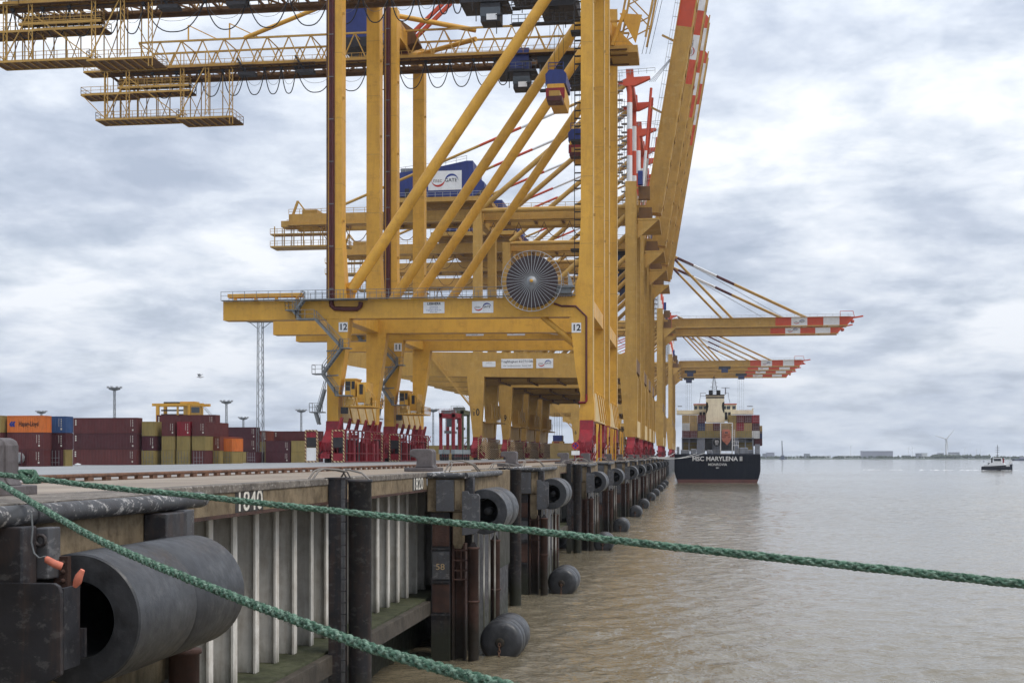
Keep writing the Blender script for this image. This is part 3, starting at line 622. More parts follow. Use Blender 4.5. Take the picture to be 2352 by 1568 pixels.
def bogie(root, xc, yc, zr, rm, side, guard=True, cage=True):
    """wheel set of one crane corner: equaliser, two trucks, eight wheels, striped guards"""
    e = MB().prism([(yc - 1.1, zr + 5.4), (yc + 1.1, zr + 5.4), (yc + 1.3, zr + 4.2), (yc + 3.2, zr + 2.6), (yc + 3.4, zr + 1.55), (yc - 3.4, zr + 1.55), (yc - 3.2, zr + 2.6), (yc - 1.3, zr + 4.2)], xc - 0.85, xc + 0.85, 'x')
    e.build('equaliser', rm, root)
    for s in (-1, 1):
        y = yc + s * 2.6
        tr = MB().prism([(y - 2.0, zr + 0.55), (y + 2.0, zr + 0.55), (y + 1.9, zr + 1.1), (y + 0.6, zr + 1.54), (y - 0.6, zr + 1.54), (y - 1.9, zr + 1.1)], xc - 0.6, xc + 0.6, 'x').build('bogie_truck', rm, root)
        for k in range(4):
            yy = y - 1.5 + k; MB().lathe((xc, yy, zr + 0.38), [(-0.12, 0.0), (-0.12, 0.38), (0.12, 0.38), (0.12, 0.0)], 'x', 14, False).build('wheel', M['steel'], tr)
    rnd_ = random.Random(int(yc * 10)); ck = MB()
    for k in range(26):
        x = xc + rnd_.choice((-1, 1)) * rnd_.uniform(0.86, 1.25); y = yc + rnd_.uniform(-4, 4); z = zr + rnd_.uniform(0.3, 3.0); ck.box(x - rnd_.uniform(0.08, 0.3), x + rnd_.uniform(0.08, 0.2), y, y + rnd_.uniform(0.2, 0.9), z, z + rnd_.uniform(0.15, 0.8))
    for k in range(12):
        x = xc + rnd_.uniform(-1.2, 1.2); y = yc - 4.3; z = zr + rnd_.uniform(0.2, 2.2); ck.bar((x, y, z), (x + rnd_.uniform(-0.6, 0.6), y + rnd_.uniform(-0.3, 0.8), z + rnd_.uniform(0.2, 1.3)), 0.1)
    ck.build('drive_gear', rm if rnd_.random() < 0.5 else M['darkred'], root, kind='stuff'); sh = MB()
    for y in (yc - 1.9, yc, yc + 1.9): sh.box(xc - 0.9, xc + 0.9, y - 0.08, y + 0.08, zr + 1.2, zr + (2.8 if abs(y - yc) > 1 else 4.6))
    for y in (yc - 3.0, yc + 3.0): sh.tube((xc - 0.95, y, zr + 1.5), (xc + 0.95, y, zr + 1.5), 0.22, 10)
    sh.build('pivot_plate', M['darkred'], root, kind='stuff')
    if guard:
        for dx in (-1.75, 1.75):
            g = MB(); x0, x1 = xc + dx - 0.75, xc + dx + 0.75; y = yc - 4.7
            for x in (x0, x1): g.bar((x, y, zr + 0.1), (x, y, zr + 4.1), 0.16)
            g.bar((x0, y, zr + 4.1), (x1, y, zr + 4.1), 0.16); g.bar((x0, y, zr + 0.15), (x1, y, zr + 0.15), 0.16)
            gd = g.build('striped_guard', M['hazard'], root)
            MB().box(x0 + 0.12, x1 - 0.12, y - 0.03, y + 0.9, zr + 0.25, zr + (1.9 if dx < 0 else 1.2)).build('guard_panel', M['white'] if dx < 0 and side < 0 else rm, gd)
            MB().box(x0 + 0.12, x1 - 0.12, y - 0.02, y + 0.7, zr + 1.95, zr + 3.2).build('guard_window', M['black'], gd)
            MB().box(x0 + 0.12, x1 - 0.12, y - 0.03, y + 0.8, zr + 3.25, zr + 3.9).build('guard_panel', rm, gd)
        MB().tube((xc, yc - 4.6, zr + 1.0), (xc, yc - 3.2, zr + 1.0), 0.3, 12).build('buffer', rm, root)
    if cage:
        x0 = xc + 1.5; x1 = xc + 2.5; c = MB()
        ys = [yc - 4 + 2.1 * i for i in range(11)]
        for i, y in enumerate(ys):
            for x in (x0, x1): c.bar((x, y, zr + 0.1), (x, y, zr + 4.2), 0.13)
            if i % 2 == 0: c.bar((x0, y, zr + 4.2), (x0 + 0.4, y + 0.3, zr + 5.7), 0.2); c.bar((x0, y + 1.2, zr + 4.2), (x0 + 0.4, y + 0.9, zr + 5.7), 0.2); c.bar((x0 + 0.4, y + 0.2, zr + 5.7), (x0 + 0.4, y + 1.0, zr + 5.7), 0.22)
            c.bar((x0, y, zr + 4.2), (x1, y, zr + 4.2), 0.11); c.bar((x0, y, zr + 2.2), (x1, y, zr + 2.2), 0.08)
            if i % 3 == 1: c.bar((x1, y, zr + 3.2), (x1, y + 2.1, zr + 4.2), 0.09); c.bar((x1, y + 2.1, zr + 3.2), (x1, y, zr + 4.2), 0.09)
        for z in (0.15, 1.2, 3.2, 4.2): c.bar((x1, ys[0], zr + z), (x1, ys[-1], zr + z), 0.11)
        c.box(x0, x1, ys[0], ys[-1], zr + 0.05, zr + 0.12)
        cg = c.build('service_cage', rm, root, kind='stuff')
        for i in (0, 2, 3, 5, 7, 8): MB().box(x0 + 0.1, x1 - 0.15, ys[i] + 0.15, ys[i] + 1.7, zr + 0.13, zr + (2.6 if i % 2 else 3.0)).build('cabinet', rm if i % 3 else M['black'], cg)
WS = 20.6                                   # distance between the two frames of a crane along the quay
def pr(mbx, P, off, d, dy, dpt):            # prism from picture points on plane P
    pass
def crane_a(Y0, num, label, att):
    dY = Y0 - 165.0
    def G(px, py, off=0.0): v = aY(px, py, 165.0 + off); v.y += dY; return v
    def G2(px, py, off=0.0): v = aY(px, py, 196.7 + off); v.y += Y0 - 196.7; return v
    Ym = Y0 + WS / 2; ym, gm, rm = M['yellow'], M['girder'], M['red']
    ll = [(752, -173), (785, -173), (785, 540), (793, 668), (803, 728), (788, 840), (777, 910), (777, 968), (751, 968), (751, 740)]
    wl = [(1334, -300), (1362, -300), (1362, 907), (1365, 925), (1365, 967), (1330, 967), (1333, 907), (1322, 850), (1316, 792), (1308, 730), (1312, 688), (1328, 634), (1334, 500)]
    xz = lambda L_: [(G(*p).x, G(*p).z) for p in L_]
    LL, WL = xz(ll), xz(wl); zr = -0.2
    xl = (LL[-3][0] + LL[-2][0]) / 2; xw = (WL[4][0] + WL[5][0]) / 2
    r = thing('container_crane', label, 'crane', ((xl + xw) / 2, Y0, zr), 'yellow ship to shore container cranes')
    legs = []
    for off in (0, WS):
        legs.append(MB().prism(LL, Y0 + off, Y0 + off + 2.0).build('landside_leg', ym, r))
        legs.append(MB().prism(WL, Y0 + off, Y0 + off + 2.0).build('waterside_leg', ym, r))
        ed = MB()   # welded edge flanges; cream paints the highlight along the leg corner
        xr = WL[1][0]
        ed.box(xr - 0.02, xr + 0.07, Y0 + off - 0.05, Y0 + off + 0.03, WL[2][1], WL[0][1]); ed.build('edge_highlight_flange', M['cream'], legs[-1])
        se = MB()
        for xa_, xb_ in ((LL[0][0], LL[1][0]), (WL[0][0], WL[1][0])):
            for z in (27.5, 36.0, 44.5, 53.0, 61.0): se.box(xa_ - 0.015, xb_ + 0.015, Y0 + off - 0.016, Y0 + off + 2.016, z, z + 0.07)
            for z in (31.0, 47.0, 58.0): se.box(xb_, xb_ + 0.3, Y0 + off + 0.3, Y0 + off + 0.4, z, z + 0.35)
        se.build('plate_seam', M['ochre'], legs[-1], kind='stuff')
        B = xz([(513, 693), (700, 690), (1322, 681), (1316, 727), (803, 731), (740, 733), (513, 736)])
        pb = MB().prism(B, Y0 + off - 0.06, Y0 + off + 2.06).build('portal_beam', ym, r)
        t1, t2 = G(803, 664), G(1338, -138)
        for q in (t1, t2): q.y = Y0 + off + 1.0
        dg = MB().tube(t1, t2, 0.72, 20).build('diagonal_brace', ym, r)
        gp = G(803, 664); MB().prism([(gp.x - 1.2, gp.z + 0.6), (gp.x + 0.9, gp.z + 1.5), (gp.x + 0.3, gp.z - 1.7), (gp.x - 0.5, gp.z - 1.9)], Y0 + off + 0.9, Y0 + off + 1.1).build('gusset', ym, dg)
        k1, k2 = G(1243, 725), G(1314, 783)
        for q in (k1, k2): q.y = Y0 + off + 1.0
        MB().tube(k1, k2, 0.36, 14).build('knee_brace', ym, r)
    # sill beams, cross beams
    for L_, i0 in ((LL, 1), (WL, 0)):
        xa, xb = (LL[8][0], LL[7][0]) if i0 else (WL[5][0], WL[4][0])
        MB().box(xa + 0.15, xb - 0.05, Y0 + 2.0, Y0 + WS, LL[7][1] + 0.02, LL[6][1] + 0.3).build('sill_beam', M['cream'], r)
        ff = MB()
        for k in range(4): ff.bar((xb + 0.05, Y0 + 4 + 4.2 * k, LL[6][1] + 0.5), (xb + 0.5, Y0 + 5.5 + 4.2 * k, LL[7][1]), 0.14)
        ff.build('sill_strut', ym, r, kind='stuff')
        xu = (LL[0][0] + 0.2, LL[1][0] - 0.2) if i0 else (WL[0][0] + 0.2, WL[1][0] - 0.2)
        MB().box(xu[0], xu[1], Y0 + 2.0, Y0 + WS, 66.0, 68.6).build('top_cross_beam', ym, r)
        MB().box(xu[0] - 0.1, xu[1] + 0.1, Y0 + 2.0, Y0 + WS, 18.6, 20.6).build('cross_beam', ym, r)
    zb = B[1][1]
    # corner wheel sets
    for x, s in ((xl, -1), (xw, 1)):
        for off in (1.0, WS + 1.0): bogie(r, x, Y0 + off, zr, rm, s, guard=(s < 0), cage=(s < 0 and off < 5))
    for off in (1.0, WS + 1.0):
        for dy in (-3.6, 3.4): MB().bar((xw + 1.5, Y0 + off + dy, zr), (xw + 1.5, Y0 + off + dy, zr + 4.9), 0.22).build('guard_post', ym, r)
        MB().bar((xw + 1.5, Y0 + off - 3.6, zr + 3.0), (xw + 1.5, Y0 + off - 1.6, zr + 4.8), 0.16).build('guard_strut', ym, r)
        MB().box(xw + 1.0, xw + 1.35, Y0 + off - 3.0, Y0 + off - 1.8, zr + 0.6, zr + 2.4).build('control_cabinet', M['white'], r)
        MB().box(xw - 1.3, xw - 0.9, Y0 + off - 4.6, Y0 + off - 3.9, zr + 2.0, zr + 2.6).build('warning_panel', M['white'], r)
        MB().tube((xw, Y0 + off - 5.4, zr + 0.9), (xw, Y0 + off - 3.4, zr + 0.9), 0.32, 12).build('buffer', rm, r)
        fw = MB()
        for k in range(4): fw.bar((xw - 1.2 + 0.8 * k, Y0 + off - 4.4, zr + 0.2), (xw - 1.2 + 0.8 * k, Y0 + off - 4.4, zr + 2.0), 0.09)
        fw.bar((xw - 1.2, Y0 + off - 4.4, zr + 2.0), (xw + 1.3, Y0 + off - 4.4, zr + 2.0), 0.1); fw.bar((xw - 1.2, Y0 + off - 4.4, zr + 1.2), (xw + 1.3, Y0 + off - 4.4, zr + 1.2), 0.08); fw.build('access_rail', rm, r, kind='stuff')
    # cable duct on landside leg, maroon ducts on the beam and waterside leg
    c0, c1 = G(762, -173), G(762, 700)
    dk = MB().box(c0.x - 0.28, c0.x - 0.06, Y0 - 0.32, Y0 - 0.02, c1.z, c0.z).box(c0.x + 0.04, c0.x + 0.30, Y0 - 0.32, Y0 - 0.02, c1.z, c0.z).box(c0.x - 0.06, c0.x + 0.04, Y0 - 0.2, Y0 - 0.02, c1.z, c0.z)
    dk.build('cable_duct', M['darkred'], legs[0])
    MB().box(c0.x - 0.72, c0.x - 0.5, Y0 - 0.03, Y0 - 0.005, c1.z, c0.z).box(c0.x + 0.34, c0.x + 0.44, Y0 - 0.05, Y0 - 0.005, c1.z, c0.z).build('duct_edge', M['rust'], legs[0])
    cl_ = MB(); z = c1.z + 2
    while z < c0.z: cl_.box(c0.x - 0.33, c0.x + 0.34, Y0 - 0.35, Y0 - 0.31, z, z + 0.12); z += 5.5
    cl_.build('duct_clamp', M['grey'], legs[0], kind='stuff')
    pd = [G(762, 690), G(763, 702), G(770, 709), G(790, 710), G(822, 710), G(829, 704), G(830, 694)]
    for q in pd: q.y = Y0 - 0.3
    MB().path(pd, 0.3, 10).build('cable_loop', M['darkred'], pb)
    dw = [G(1273, 697), G(1290, 703), G(1322, 703), G(1347, 727), G(1347, 905)]
    for q in dw: q.y = Y0 - 0.16
    MB().path(dw, 0.13, 8).build('cable_duct', M['darkred'], legs[1])
    dv = [G(1347, 905), G(1347, 920), G(1344, 924), G(1330, 924)]
    for q in dv: q.y = Y0 - 0.16
    MB().path(dv, 0.15, 8).build('cable_duct', rm, legs[1])
    # walkway on the portal beam
    wk = MB(); a, b = B[0], B[2]
    wk.box(a[0], b[0], Y0 - 0.9, Y0 - 0.06, zb + 0.02, zb + 0.1)
    rl = MB(); railing(rl, [(a[0], Y0 - 0.88, zb + 0.1), (b[0], Y0 - 0.88, zb + 0.1)], step=1.6); railing(rl, [(a[0], Y0 + 2.1, zb + 0.1), (b[0], Y0 + 2.1, zb + 0.1)], step=1.6)
    w_ = wk.build('walkway', M['grey'], r); rl.build('railing', M['grey'], w_, kind='stuff')
    # stowed lifting beam over the landside cantilever
    s0, s1 = G(520, 678), G(690, 675)
    MB().box(s0.x, s1.x, Y0 + 0.4, Y0 + 1.6, s0.z - 0.25, s0.z + 0.2).build('lifting_beam', ym, r)
    for k in range(4): x = s0.x + (s1.x - s0.x) * (0.1 + 0.28 * k); MB().prism([(x - 0.35, zb + 0.1), (x + 0.35, zb + 0.1), (x + 0.1, s0.z - 0.26), (x - 0.1, s0.z - 0.26)], Y0 + 0.5, Y0 + 0.7).build('beam_cradle', ym, r)
    # notices and numbers
    c = G(997, 706.5); c.y = Y0 - 0.07
    board(r, c, 2.75, 1.45, [('LIEBHERR', 0.42, 0.48, M['numeral'], 0.03), ('Portal crane', 0.2, 0.12, M['bluetext'], 0.0), ('Bremerhaven', 0.2, -0.1, M['bluetext'], 0.0), ('Tragfähigkeit 65/77/108 t', 0.2, -0.34, M['bluetext'], 0.0), ('Baujahr 2007', 0.18, -0.56, M['numeral'], 0.0)])
    c = G(1109, 705); c.y = Y0 - 0.07; logo(r, c, 2.75, 1.5)
    for px, py in ((788.5, 751), (1324, 752.5)):
        c = G(px, py); c.y = Y0 - 0.0
        np_ = MB().box(c.x - 0.6, c.x + 0.6, Y0 - 0.06, Y0 - 0.004, c.z - 0.62, c.z + 0.62).build('number_plate', M['white'], legs[0] if px < 900 else legs[1])
        text(num, 1.12, (c.x, Y0 - 0.075, c.z - 0.02), (1, 0, 0), (0, 0, 1), M['numeral'], np_, 'numerals', bold=0.025)
    # cable reel
    c = G(1225, 649.5); c.y = Y0 - 1.2
    rr = MB().lathe(c, [(-0.45, 0.0), (-0.45, 3.2), (-0.4, 3.25), (0.4, 3.25), (0.45, 3.2), (0.45, 0)], 'y', 64, False).build('cable_reel', M['reel'], r)
    rim = MB(); pts = [c + Vector((3.82 * math.cos(2 * math.pi * k / 48), -0.62, 3.82 * math.sin(2 * math.pi * k / 48))) for k in range(49)]
    rim.path(pts, 0.045, 6); rim.build('reel_rim', M['lightgrey'], rr)
    for k in range(40):
        t = 2 * math.pi * k / 40; v = Vector((math.cos(t), 0, math.sin(t))); o_ = Vector((0, -0.62, 0))
        MB().bar(c + o_ + v * 0.45, c + o_ + v * 3.82, 0.058, 0.058).build('reel_spoke', M['lightgrey'], rr)
    MB().lathe(c, [(-0.85, 0.0), (-0.85, 0.28), (-0.7, 0.3), (-0.68, 0.6), (-0.52, 0.62)], 'y', 24).build('reel_hub', M['lightgrey'], rr)
    MB().lathe(c, [(-0.95, 0.0), (-0.95, 0.2), (-0.84, 0.22)], 'y', 14).build('hub_cap', ym, rr)
    d_ = G(1312, 660); mg = MB().box(d_.x - 2.2, d_.x + 0.5, Y0 - 1.5, Y0 - 0.05, d_.z - 0.15, d_.z); rg = MB(); railing(rg, [(d_.x - 2.2, Y0 - 1.45, d_.z), (d_.x + 0.5, Y0 - 1.45, d_.z)], step=1.2)
    pf = mg.build('reel_platform', M['grey'], r); rg.build('railing', M['grey'], pf, kind='stuff')
    MB().box(d_.x - 1.9, d_.x + 0.1, Y0 - 1.2, Y0 - 0.1, d_.z - 0.85, d_.z - 0.16).build('reel_drive', M['grey'], pf)
    MB().prism([(d_.x - 0.3, d_.z), (d_.x + 0.35, d_.z), (d_.x + 0.1, d_.z + 0.9), (d_.x - 0.35, d_.z + 1.9)], Y0 - 0.9, Y0 - 0.6).build('cable_guide', M['lightgrey'], pf)
    # stairs in front of the landside leg
    def Gs(px, py): v = G(px, py); v.y = Y0 - 1.6; return v
    def landing(x0, x1, y, nm='landing'):
        a, b = Gs(x0, y), Gs(x1, y); l_ = MB().box(a.x, b.x, a.y - 0.1, a.y + 1.55, a.z - 0.14, a.z).build(nm, M['grey'], r)
        g = MB(); railing(g, [(a.x, a.y - 0.08, a.z), (b.x, a.y - 0.08, a.z)], step=0.9); railing(g, [(a.x, a.y + 1.4, a.z), (a.x, a.y - 0.08, a.z)], step=0.9); g.build('railing', M['grey'], l_, kind='stuff'); return l_
    landing(700, 845, 690); landing(664, 690, 714); landing(688, 730, 734)
    stairs(r, Gs(704, 691), Gs(688, 712), 1.0, M['grey']); stairs(r, Gs(680, 715), Gs(694, 733), 1.0, M['grey'])
    stairs(r, Gs(730, 734), Gs(790, 799), 1.0, M['grey']); landing(787, 809, 800); stairs(r, Gs(791, 800), Gs(748, 858), 1.0, M['grey'])
    landing(725, 750, 859); stairs(r, Gs(747, 860), Gs(780, 907), 1.0, M['grey']); landing(777, 812, 908)
    for (xa, ya, xb) in ((751, 806, 790), (751, 863, 783)): MB().bar(Gs(xa, ya) + Vector((0, 1.5, 0)), Gs(xb, ya) + Vector((0, 0.2, 0)), 0.16).build('landing_strut', M['grey'], r)
    landing(719, 749, 946); stairs(r, Gs(731, 948), Gs(739, 975), 0.9, M['grey']); stairs(r, Gs(738, 946), Gs(752, 895), 0.8, M['grey'])
    # service cab platform on the landside leg
    a, b = G(790, 932), G(858, 932); Yp = Y0 - 0.3
    cp_ = MB().box(a.x, b.x - 0.2, Yp, Yp + 6.5, a.z - 0.15, a.z).build('cab_platform', ym, r); g = MB()
    railing(g, [(a.x, Yp, a.z), (b.x - 0.2, Yp, a.z), (b.x - 0.2, Yp + 6.5, a.z)], step=0.9, t=0.08); g.build('railing', ym, cp_, kind='stuff')
    hgt = G(800, 870).z
    cbx = MB().box(a.x + 0.1, a.x + 1.5, Yp + 0.4, Yp + 3.4, a.z + 1.3, hgt - 0.1).build('control_cabin', ym, cp_)
    MB().box(a.x + 0.05, a.x + 1.6, Yp + 0.3, Yp + 3.5, hgt - 0.09, hgt + 0.08).build('cabin_roof', ym, cbx)
    MB().box(a.x + 0.2, a.x + 0.85, Yp + 0.34, Yp + 0.39, hgt - 1.5, hgt - 0.3).build('cabin_window', M['black'], cbx); MB().box(a.x + 1.0, a.x + 1.42, Yp + 0.34, Yp + 0.39, hgt - 1.3, hgt - 0.3).build('cabin_window', M['black'], cbx)
    cb2 = MB().box(a.x + 1.75, a.x + 3.0, Yp + 0.2, Yp + 3.8, a.z + 0.5, hgt - 0.45).build('control_cabin', ym, cp_)
    MB().box(a.x + 2.1, a.x + 2.55, Yp + 0.12, Yp + 0.19, a.z + 1.5, hgt - 0.7).build('cabin_window', M['black'], cb2); MB().box(a.x + 1.9, a.x + 2.9, Yp + 0.1, Yp + 0.18, a.z + 0.2, a.z + 0.42).build('lamp', M['white'], cb2)
    fr_ = MB()
    for k in range(6): x = a.x + 2.9 + 0.16 * k; fr_.path([(x, Yp + 0.2 + 0.3 * k, a.z), (x, Yp + 0.2 + 0.3 * k, hgt - 1.2 - 0.2 * k), (x - 0.35, Yp + 0.2 + 0.3 * k, hgt - 0.7 - 0.2 * k)], 0.07, 5)
    for k in range(7): fr_.bar((a.x + 0.2 + 0.55 * k, Yp + 0.1, a.z - 0.15), (a.x + 0.5 + 0.55 * k, Yp + 0.4, a.z + 1.2), 0.08)
    fr_.box(a.x + 0.3, a.x + 1.3, Yp - 0.1, Yp + 0.2, a.z + 0.1, a.z + 0.9); fr_.box(b.x - 1.0, b.x - 0.4, Yp - 0.05, Yp + 0.5, a.z + 0.2, a.z + 1.8)
    fr_.build('cabin_frame', M['ochre'], cp_, kind='stuff'); MB().box(a.x - 0.3, a.x + 0.5, Yp - 0.2, Yp + 0.6, a.z - 1.0, a.z - 0.16).build('cable_box', M['black'], cp_)
    # lattice girder, with bracing floor, chords and truss walls
    q0, q1 = G2(258, 166, WS / 2), G2(1330, 139, WS / 2); zc = (q0.z + q1.z) / 2; X0, X1 = q0.x, xw + 3.2
    ya, yb = Ym - 3.0, Ym + 3.0
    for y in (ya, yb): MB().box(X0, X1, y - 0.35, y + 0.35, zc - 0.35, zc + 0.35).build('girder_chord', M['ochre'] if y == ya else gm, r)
    fb = MB(); n = 26; st = (X1 - X0) / n
    for i in range(n):
        x = X0 + i * st; s = 1 if i % 2 else -1
        fb.bar((x, ya, zc - 0.2), (x, yb, zc - 0.2), 0.3); fb.bar((x, Ym - 2.7 * s, zc - 0.2), (x + st, Ym + 2.7 * s, zc - 0.2), 0.22)
    fb.box(X0, X1, ya + 0.35, ya + 1.5, zc - 0.5, zc - 0.35).box(X0, X1, yb - 1.5, yb - 0.35, zc - 0.5, zc - 0.35)
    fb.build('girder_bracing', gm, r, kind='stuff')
    fx = MB(); n2 = 60
    for i in range(n2):
        x = X0 + (X1 - X0) * i / n2; fx.bar((x, ya - 0.9, zc - 0.45), (x, ya - 0.3, zc - 0.45), 0.12); fx.bar((x, yb - 1.6, zc - 0.45), (x + 0.8, ya + 1.4, zc - 0.3), 0.12)
    fx.box(X0, X1, ya - 1.2, ya - 0.36, zc - 0.42, zc - 0.36).box(X0, X1, ya + 0.4, ya + 0.75, zc - 0.95, zc - 0.5).box(X0, X1, yb - 0.75, yb - 0.4, zc - 0.95, zc - 0.5)
    gw = fx.build('girder_grating', gm, r, kind='stuff'); g = MB(); railing(g, [(X0, ya - 1.2, zc - 0.36), (X1, ya - 1.2, zc - 0.36)], step=1.6, t=0.06); g.build('railing', M['ochre'], gw, kind='stuff')
    for px in (566, 700):
        v = G2(px, 178, WS / 2 - 3.5); cgx = MB().box(v.x - 1.2, v.x + 1.6, v.y - 0.8, v.y + 0.8, zc - 2.0, zc - 1.5); railing(cgx, [(v.x - 1.5, v.y - 0.9, zc - 1.5), (v.x + 1.9, v.y - 0.9, zc - 1.5)], step=0.8); cgx.bar((v.x - 1.6, v.y, zc + 1.0), (v.x, v.y, zc - 1.6), 0.3); cgx.build('tow_trolley', M['black'], r, kind='stuff')
    # machinery house, struts and plan bracing above the landside legs
    a, b = G2(786, 98, 13), G2(868, 22, 13); MB().box(a.x, b.x, Y0 + 11, Y0 + 18, a.z, b.z).build('machinery_house', M['blue'], r); MB().box(a.x + 0.5, b.x + 1, Y0 + 10.5, Y0 + 18.5, a.z - 1.6, a.z - 0.02).build('house_deck', M['black'], r)
    for dx in (0, 18): MB().bar(G2(1018 + dx, 8, 9), G2(932 + dx, 92, 9), 0.55).build('boom_stay', M['signal'], r)
    a, b = G2(906, 118, 9), G2(962, 48, 9); MB().prism([(a.x, a.z), (b.x, a.z + 1.2), (b.x - 0.8, b.z - 1.5), (a.x + 1.2, b.z), (a.x - 0.3, b.z - 1.2)], Y0 + 8.4, Y0 + 12).build('sheave_block', M['girder'], r); MB().box(a.x + 0.4, a.x + 2.2, Y0 + 8.8, Y0 + 11, a.z - 1.6, a.z - 0.01).build('sheave_foot', M['darkred'], r)
    MB().tube(G2(912, 37, 4), G2(1093, 70, 9), 0.4, 12).build('plan_brace', ym, r); MB().tube(G2(962, 126, 16), G2(1093, 90, 10), 0.4, 12).build('plan_brace', ym, r)
    zt = zc + 4.3; tr = MB()
    for y in (ya, yb):
        xs_ = X0 + 6
        tr.bar((xs_, y, zt), (X1, y, zt), 0.28)
        m_ = 44; s_ = (X1 - xs_) / m_
        for i in range(m_): tr.bar((xs_ + i * s_, y, zc + 0.3 if i % 2 else zt), (xs_ + (i + 1) * s_, y, zt if i % 2 else zc + 0.3), 0.17)
    for i in range(0, 44, 4): tr.bar((X0 + 6 + i * (X1 - X0 - 6) / 44, ya, zt), (X0 + 6 + i * (X1 - X0 - 6) / 44, yb, zt), 0.14)
    tr.build('girder_lattice', M['ochre'], r, kind='stuff')
    ht = MB()
    for x in (X0 + 14.5, X0 + 21.5): ht.bar((x, ya, zt), (x, ya, zt + 2.5), 0.2); ht.bar((x, ya, zt + 2.5), (x + 5, ya, zt), 0.15)
    ht.build('lattice_mast', ym, r, kind='stuff')
    MB().tube((X0 + 24, Ym - 3, zt), (xl, Ym - 3, zt + 9), 0.35, 12).build('backstay', ym, r)
    # maintenance platforms under the back end
    def plat(px0, px1, py, yw, nm='maintenance_platform'):
        a, b = G2(px0, py, WS / 2 - 4), G2(px1, py, WS / 2 - 4); z = (a.z + b.z) / 2
        p_ = MB().box(a.x, b.x, a.y, a.y + yw, z - 0.12, z).build(nm, M['girder'], r); jo = MB(); jo.box(a.x, b.x, a.y - 0.05, a.y + 0.06, z - 0.3, z + 0.02).box(a.x, b.x, a.y + yw, a.y + yw + 0.1, z - 0.3, z + 0.02)  # platform plate in dark brown, underside shade put into the colour
        for i in range(int((b.x - a.x) / 1.3)): jo.bar((a.x + 1.3 * i, a.y, z - 0.2), (a.x + 1.3 * i, a.y + yw, z - 0.2), 0.16)
        jo.build('platform_joist', M['ochre'], p_, kind='stuff')
        g = MB(); railing(g, [(a.x, a.y, z), (b.x, a.y, z), (b.x, a.y + yw, z), (a.x, a.y + yw, z), (a.x, a.y, z)], step=1.5, t=0.07); g.build('railing', M['ochre'], p_, kind='stuff')
        return a.x, b.x, z, a.y
    xa, xb, z1, yq = plat(220, 410, 270, 3.6); plat(405, 534, 268, 5.2); xc, xd, z2, _ = plat(186, 300, 214, 3.6); plat(300, 435, 208, 3.0); plat(270, 434, 196, 1.2); plat(192, 270, 162, 3.0)
    ps_ = MB()
    for px, top in ((240, 0), (290, 0), (415, 2.2), (472, 2.2), (527, -1)):
        x = G2(px, 268, WS / 2 - 4).x
        for d1, d2 in ((0, 0), (0.55, 0)): ps_.bar((x + d1, yq, z1 - (1.6 if px == 527 else 0)), (x + d1, yq, zc + top), 0.12)
        for k in range(8):
            za, zz = z1 + (zc - z1) * k / 8, z1 + (zc - z1) * (k + 1) / 8
            ps_.bar((x + (0.55 if k % 2 else 0), yq, za), (x + (0 if k % 2 else 0.55), yq, zz), 0.07)
    x0_, x1_ = G2(290, 268, 6).x, G2(410, 268, 6).x
    ps_.bar((x0_, yq, zc - 1.5), (x1_, yq, z1), 0.15); ps_.bar((x0_, yq, zc - 1.5), (G2(240, 268, 6).x, yq, z1), 0.15); ps_.bar((xc, yq, z2), (G2(240, 268, 6).x, yq, z1), 0.12)
    ps_.bar((x1_, yq, z1), (x1_ + 4.5, yq, zc), 0.15)
    for k, px in enumerate((228, 240, 252, 262, 276, 290, 304, 318, 335, 350, 372, 395, 425, 445, 460, 500)):
        x = G2(px, 268, 6).x; ps_.bar((x, yq + 2 + (k % 3), z1), (x, yq + 2 + (k % 3), zc), 0.13)
        if k % 3 == 0: ps_.bar((x, yq + 3, z1), (x + 2.6, yq + 3, zc - 1.2), 0.1); ps_.bar((x + 2.2, yq + 1, z1), (x, yq + 1, z2), 0.1)
    ps_.build('platform_hanger', M['ochre'], r, kind='stuff')
    MB().box(xc + 3.6, xc + 6.4, Ym - 2, Ym + 2, zc + 0.5, zc + 2.2).build('winch_house', M['grey'], r)
    # festoon cables
    att = [G2(p, 183, WS / 2 - 3.4) for p in att]
    wire = MB().bar((X0 + 3, att[0].y, zc - 0.85), (att[-1].x + 4, att[0].y, zc - 0.85), 0.07).build('festoon_track', M['cable'], r)
    for a, b in zip(att[:-1], att[1:]):
        sp = b.x - a.x; sag = 4.1 if sp > 2 else 3.4
        for k, (q, rd, mt) in enumerate(((sag, 0.085, M['cable']), (sag * 0.62, 0.03, M['grey']))):
            pts = []
            for i in range(17):
                t = i / 16 * 2 - 1; pts.append((a.x + sp * (i / 16), att[0].y + 0.15 * k, zc - 0.95 - q * (1 - abs(t) ** 2.6)))
            MB().path(pts, rd, 5).build('festoon_loop', mt, wire)
        MB().box(a.x - 0.22, a.x + 0.22, att[0].y - 0.2, att[0].y + 0.2, zc - 1.15, zc - 0.7).build('festoon_trolley', M['cable'], wire)
    # trolley with house, cab, headblock and spreader
    tx = xw - 6.4; ty = Ym
    tf = MB().box(tx - 4.5, tx + 4.2, ty - 3.4, ty + 3.4, zc - 1.7, zc - 0.75).build('trolley', M['black'], r)
    MB().box(tx - 8.8, tx - 5.8, ty - 3.6, ty - 0.2, zc - 2.9, zc + 0.6).build('machinery_house', M['blue'], tf)
    pl_ = MB().box(tx - 11.0, tx - 4.6, ty - 4.4, ty + 1.0, zc - 3.3, zc - 2.95).build('trolley_platform', M['black'], tf)
    g = MB(); railing(g, [(tx - 11.0, ty - 4.35, zc - 2.95), (tx - 4.6, ty - 4.35, zc - 2.95)], step=1.0); g.build('railing', M['grey'], pl_, kind='stuff')
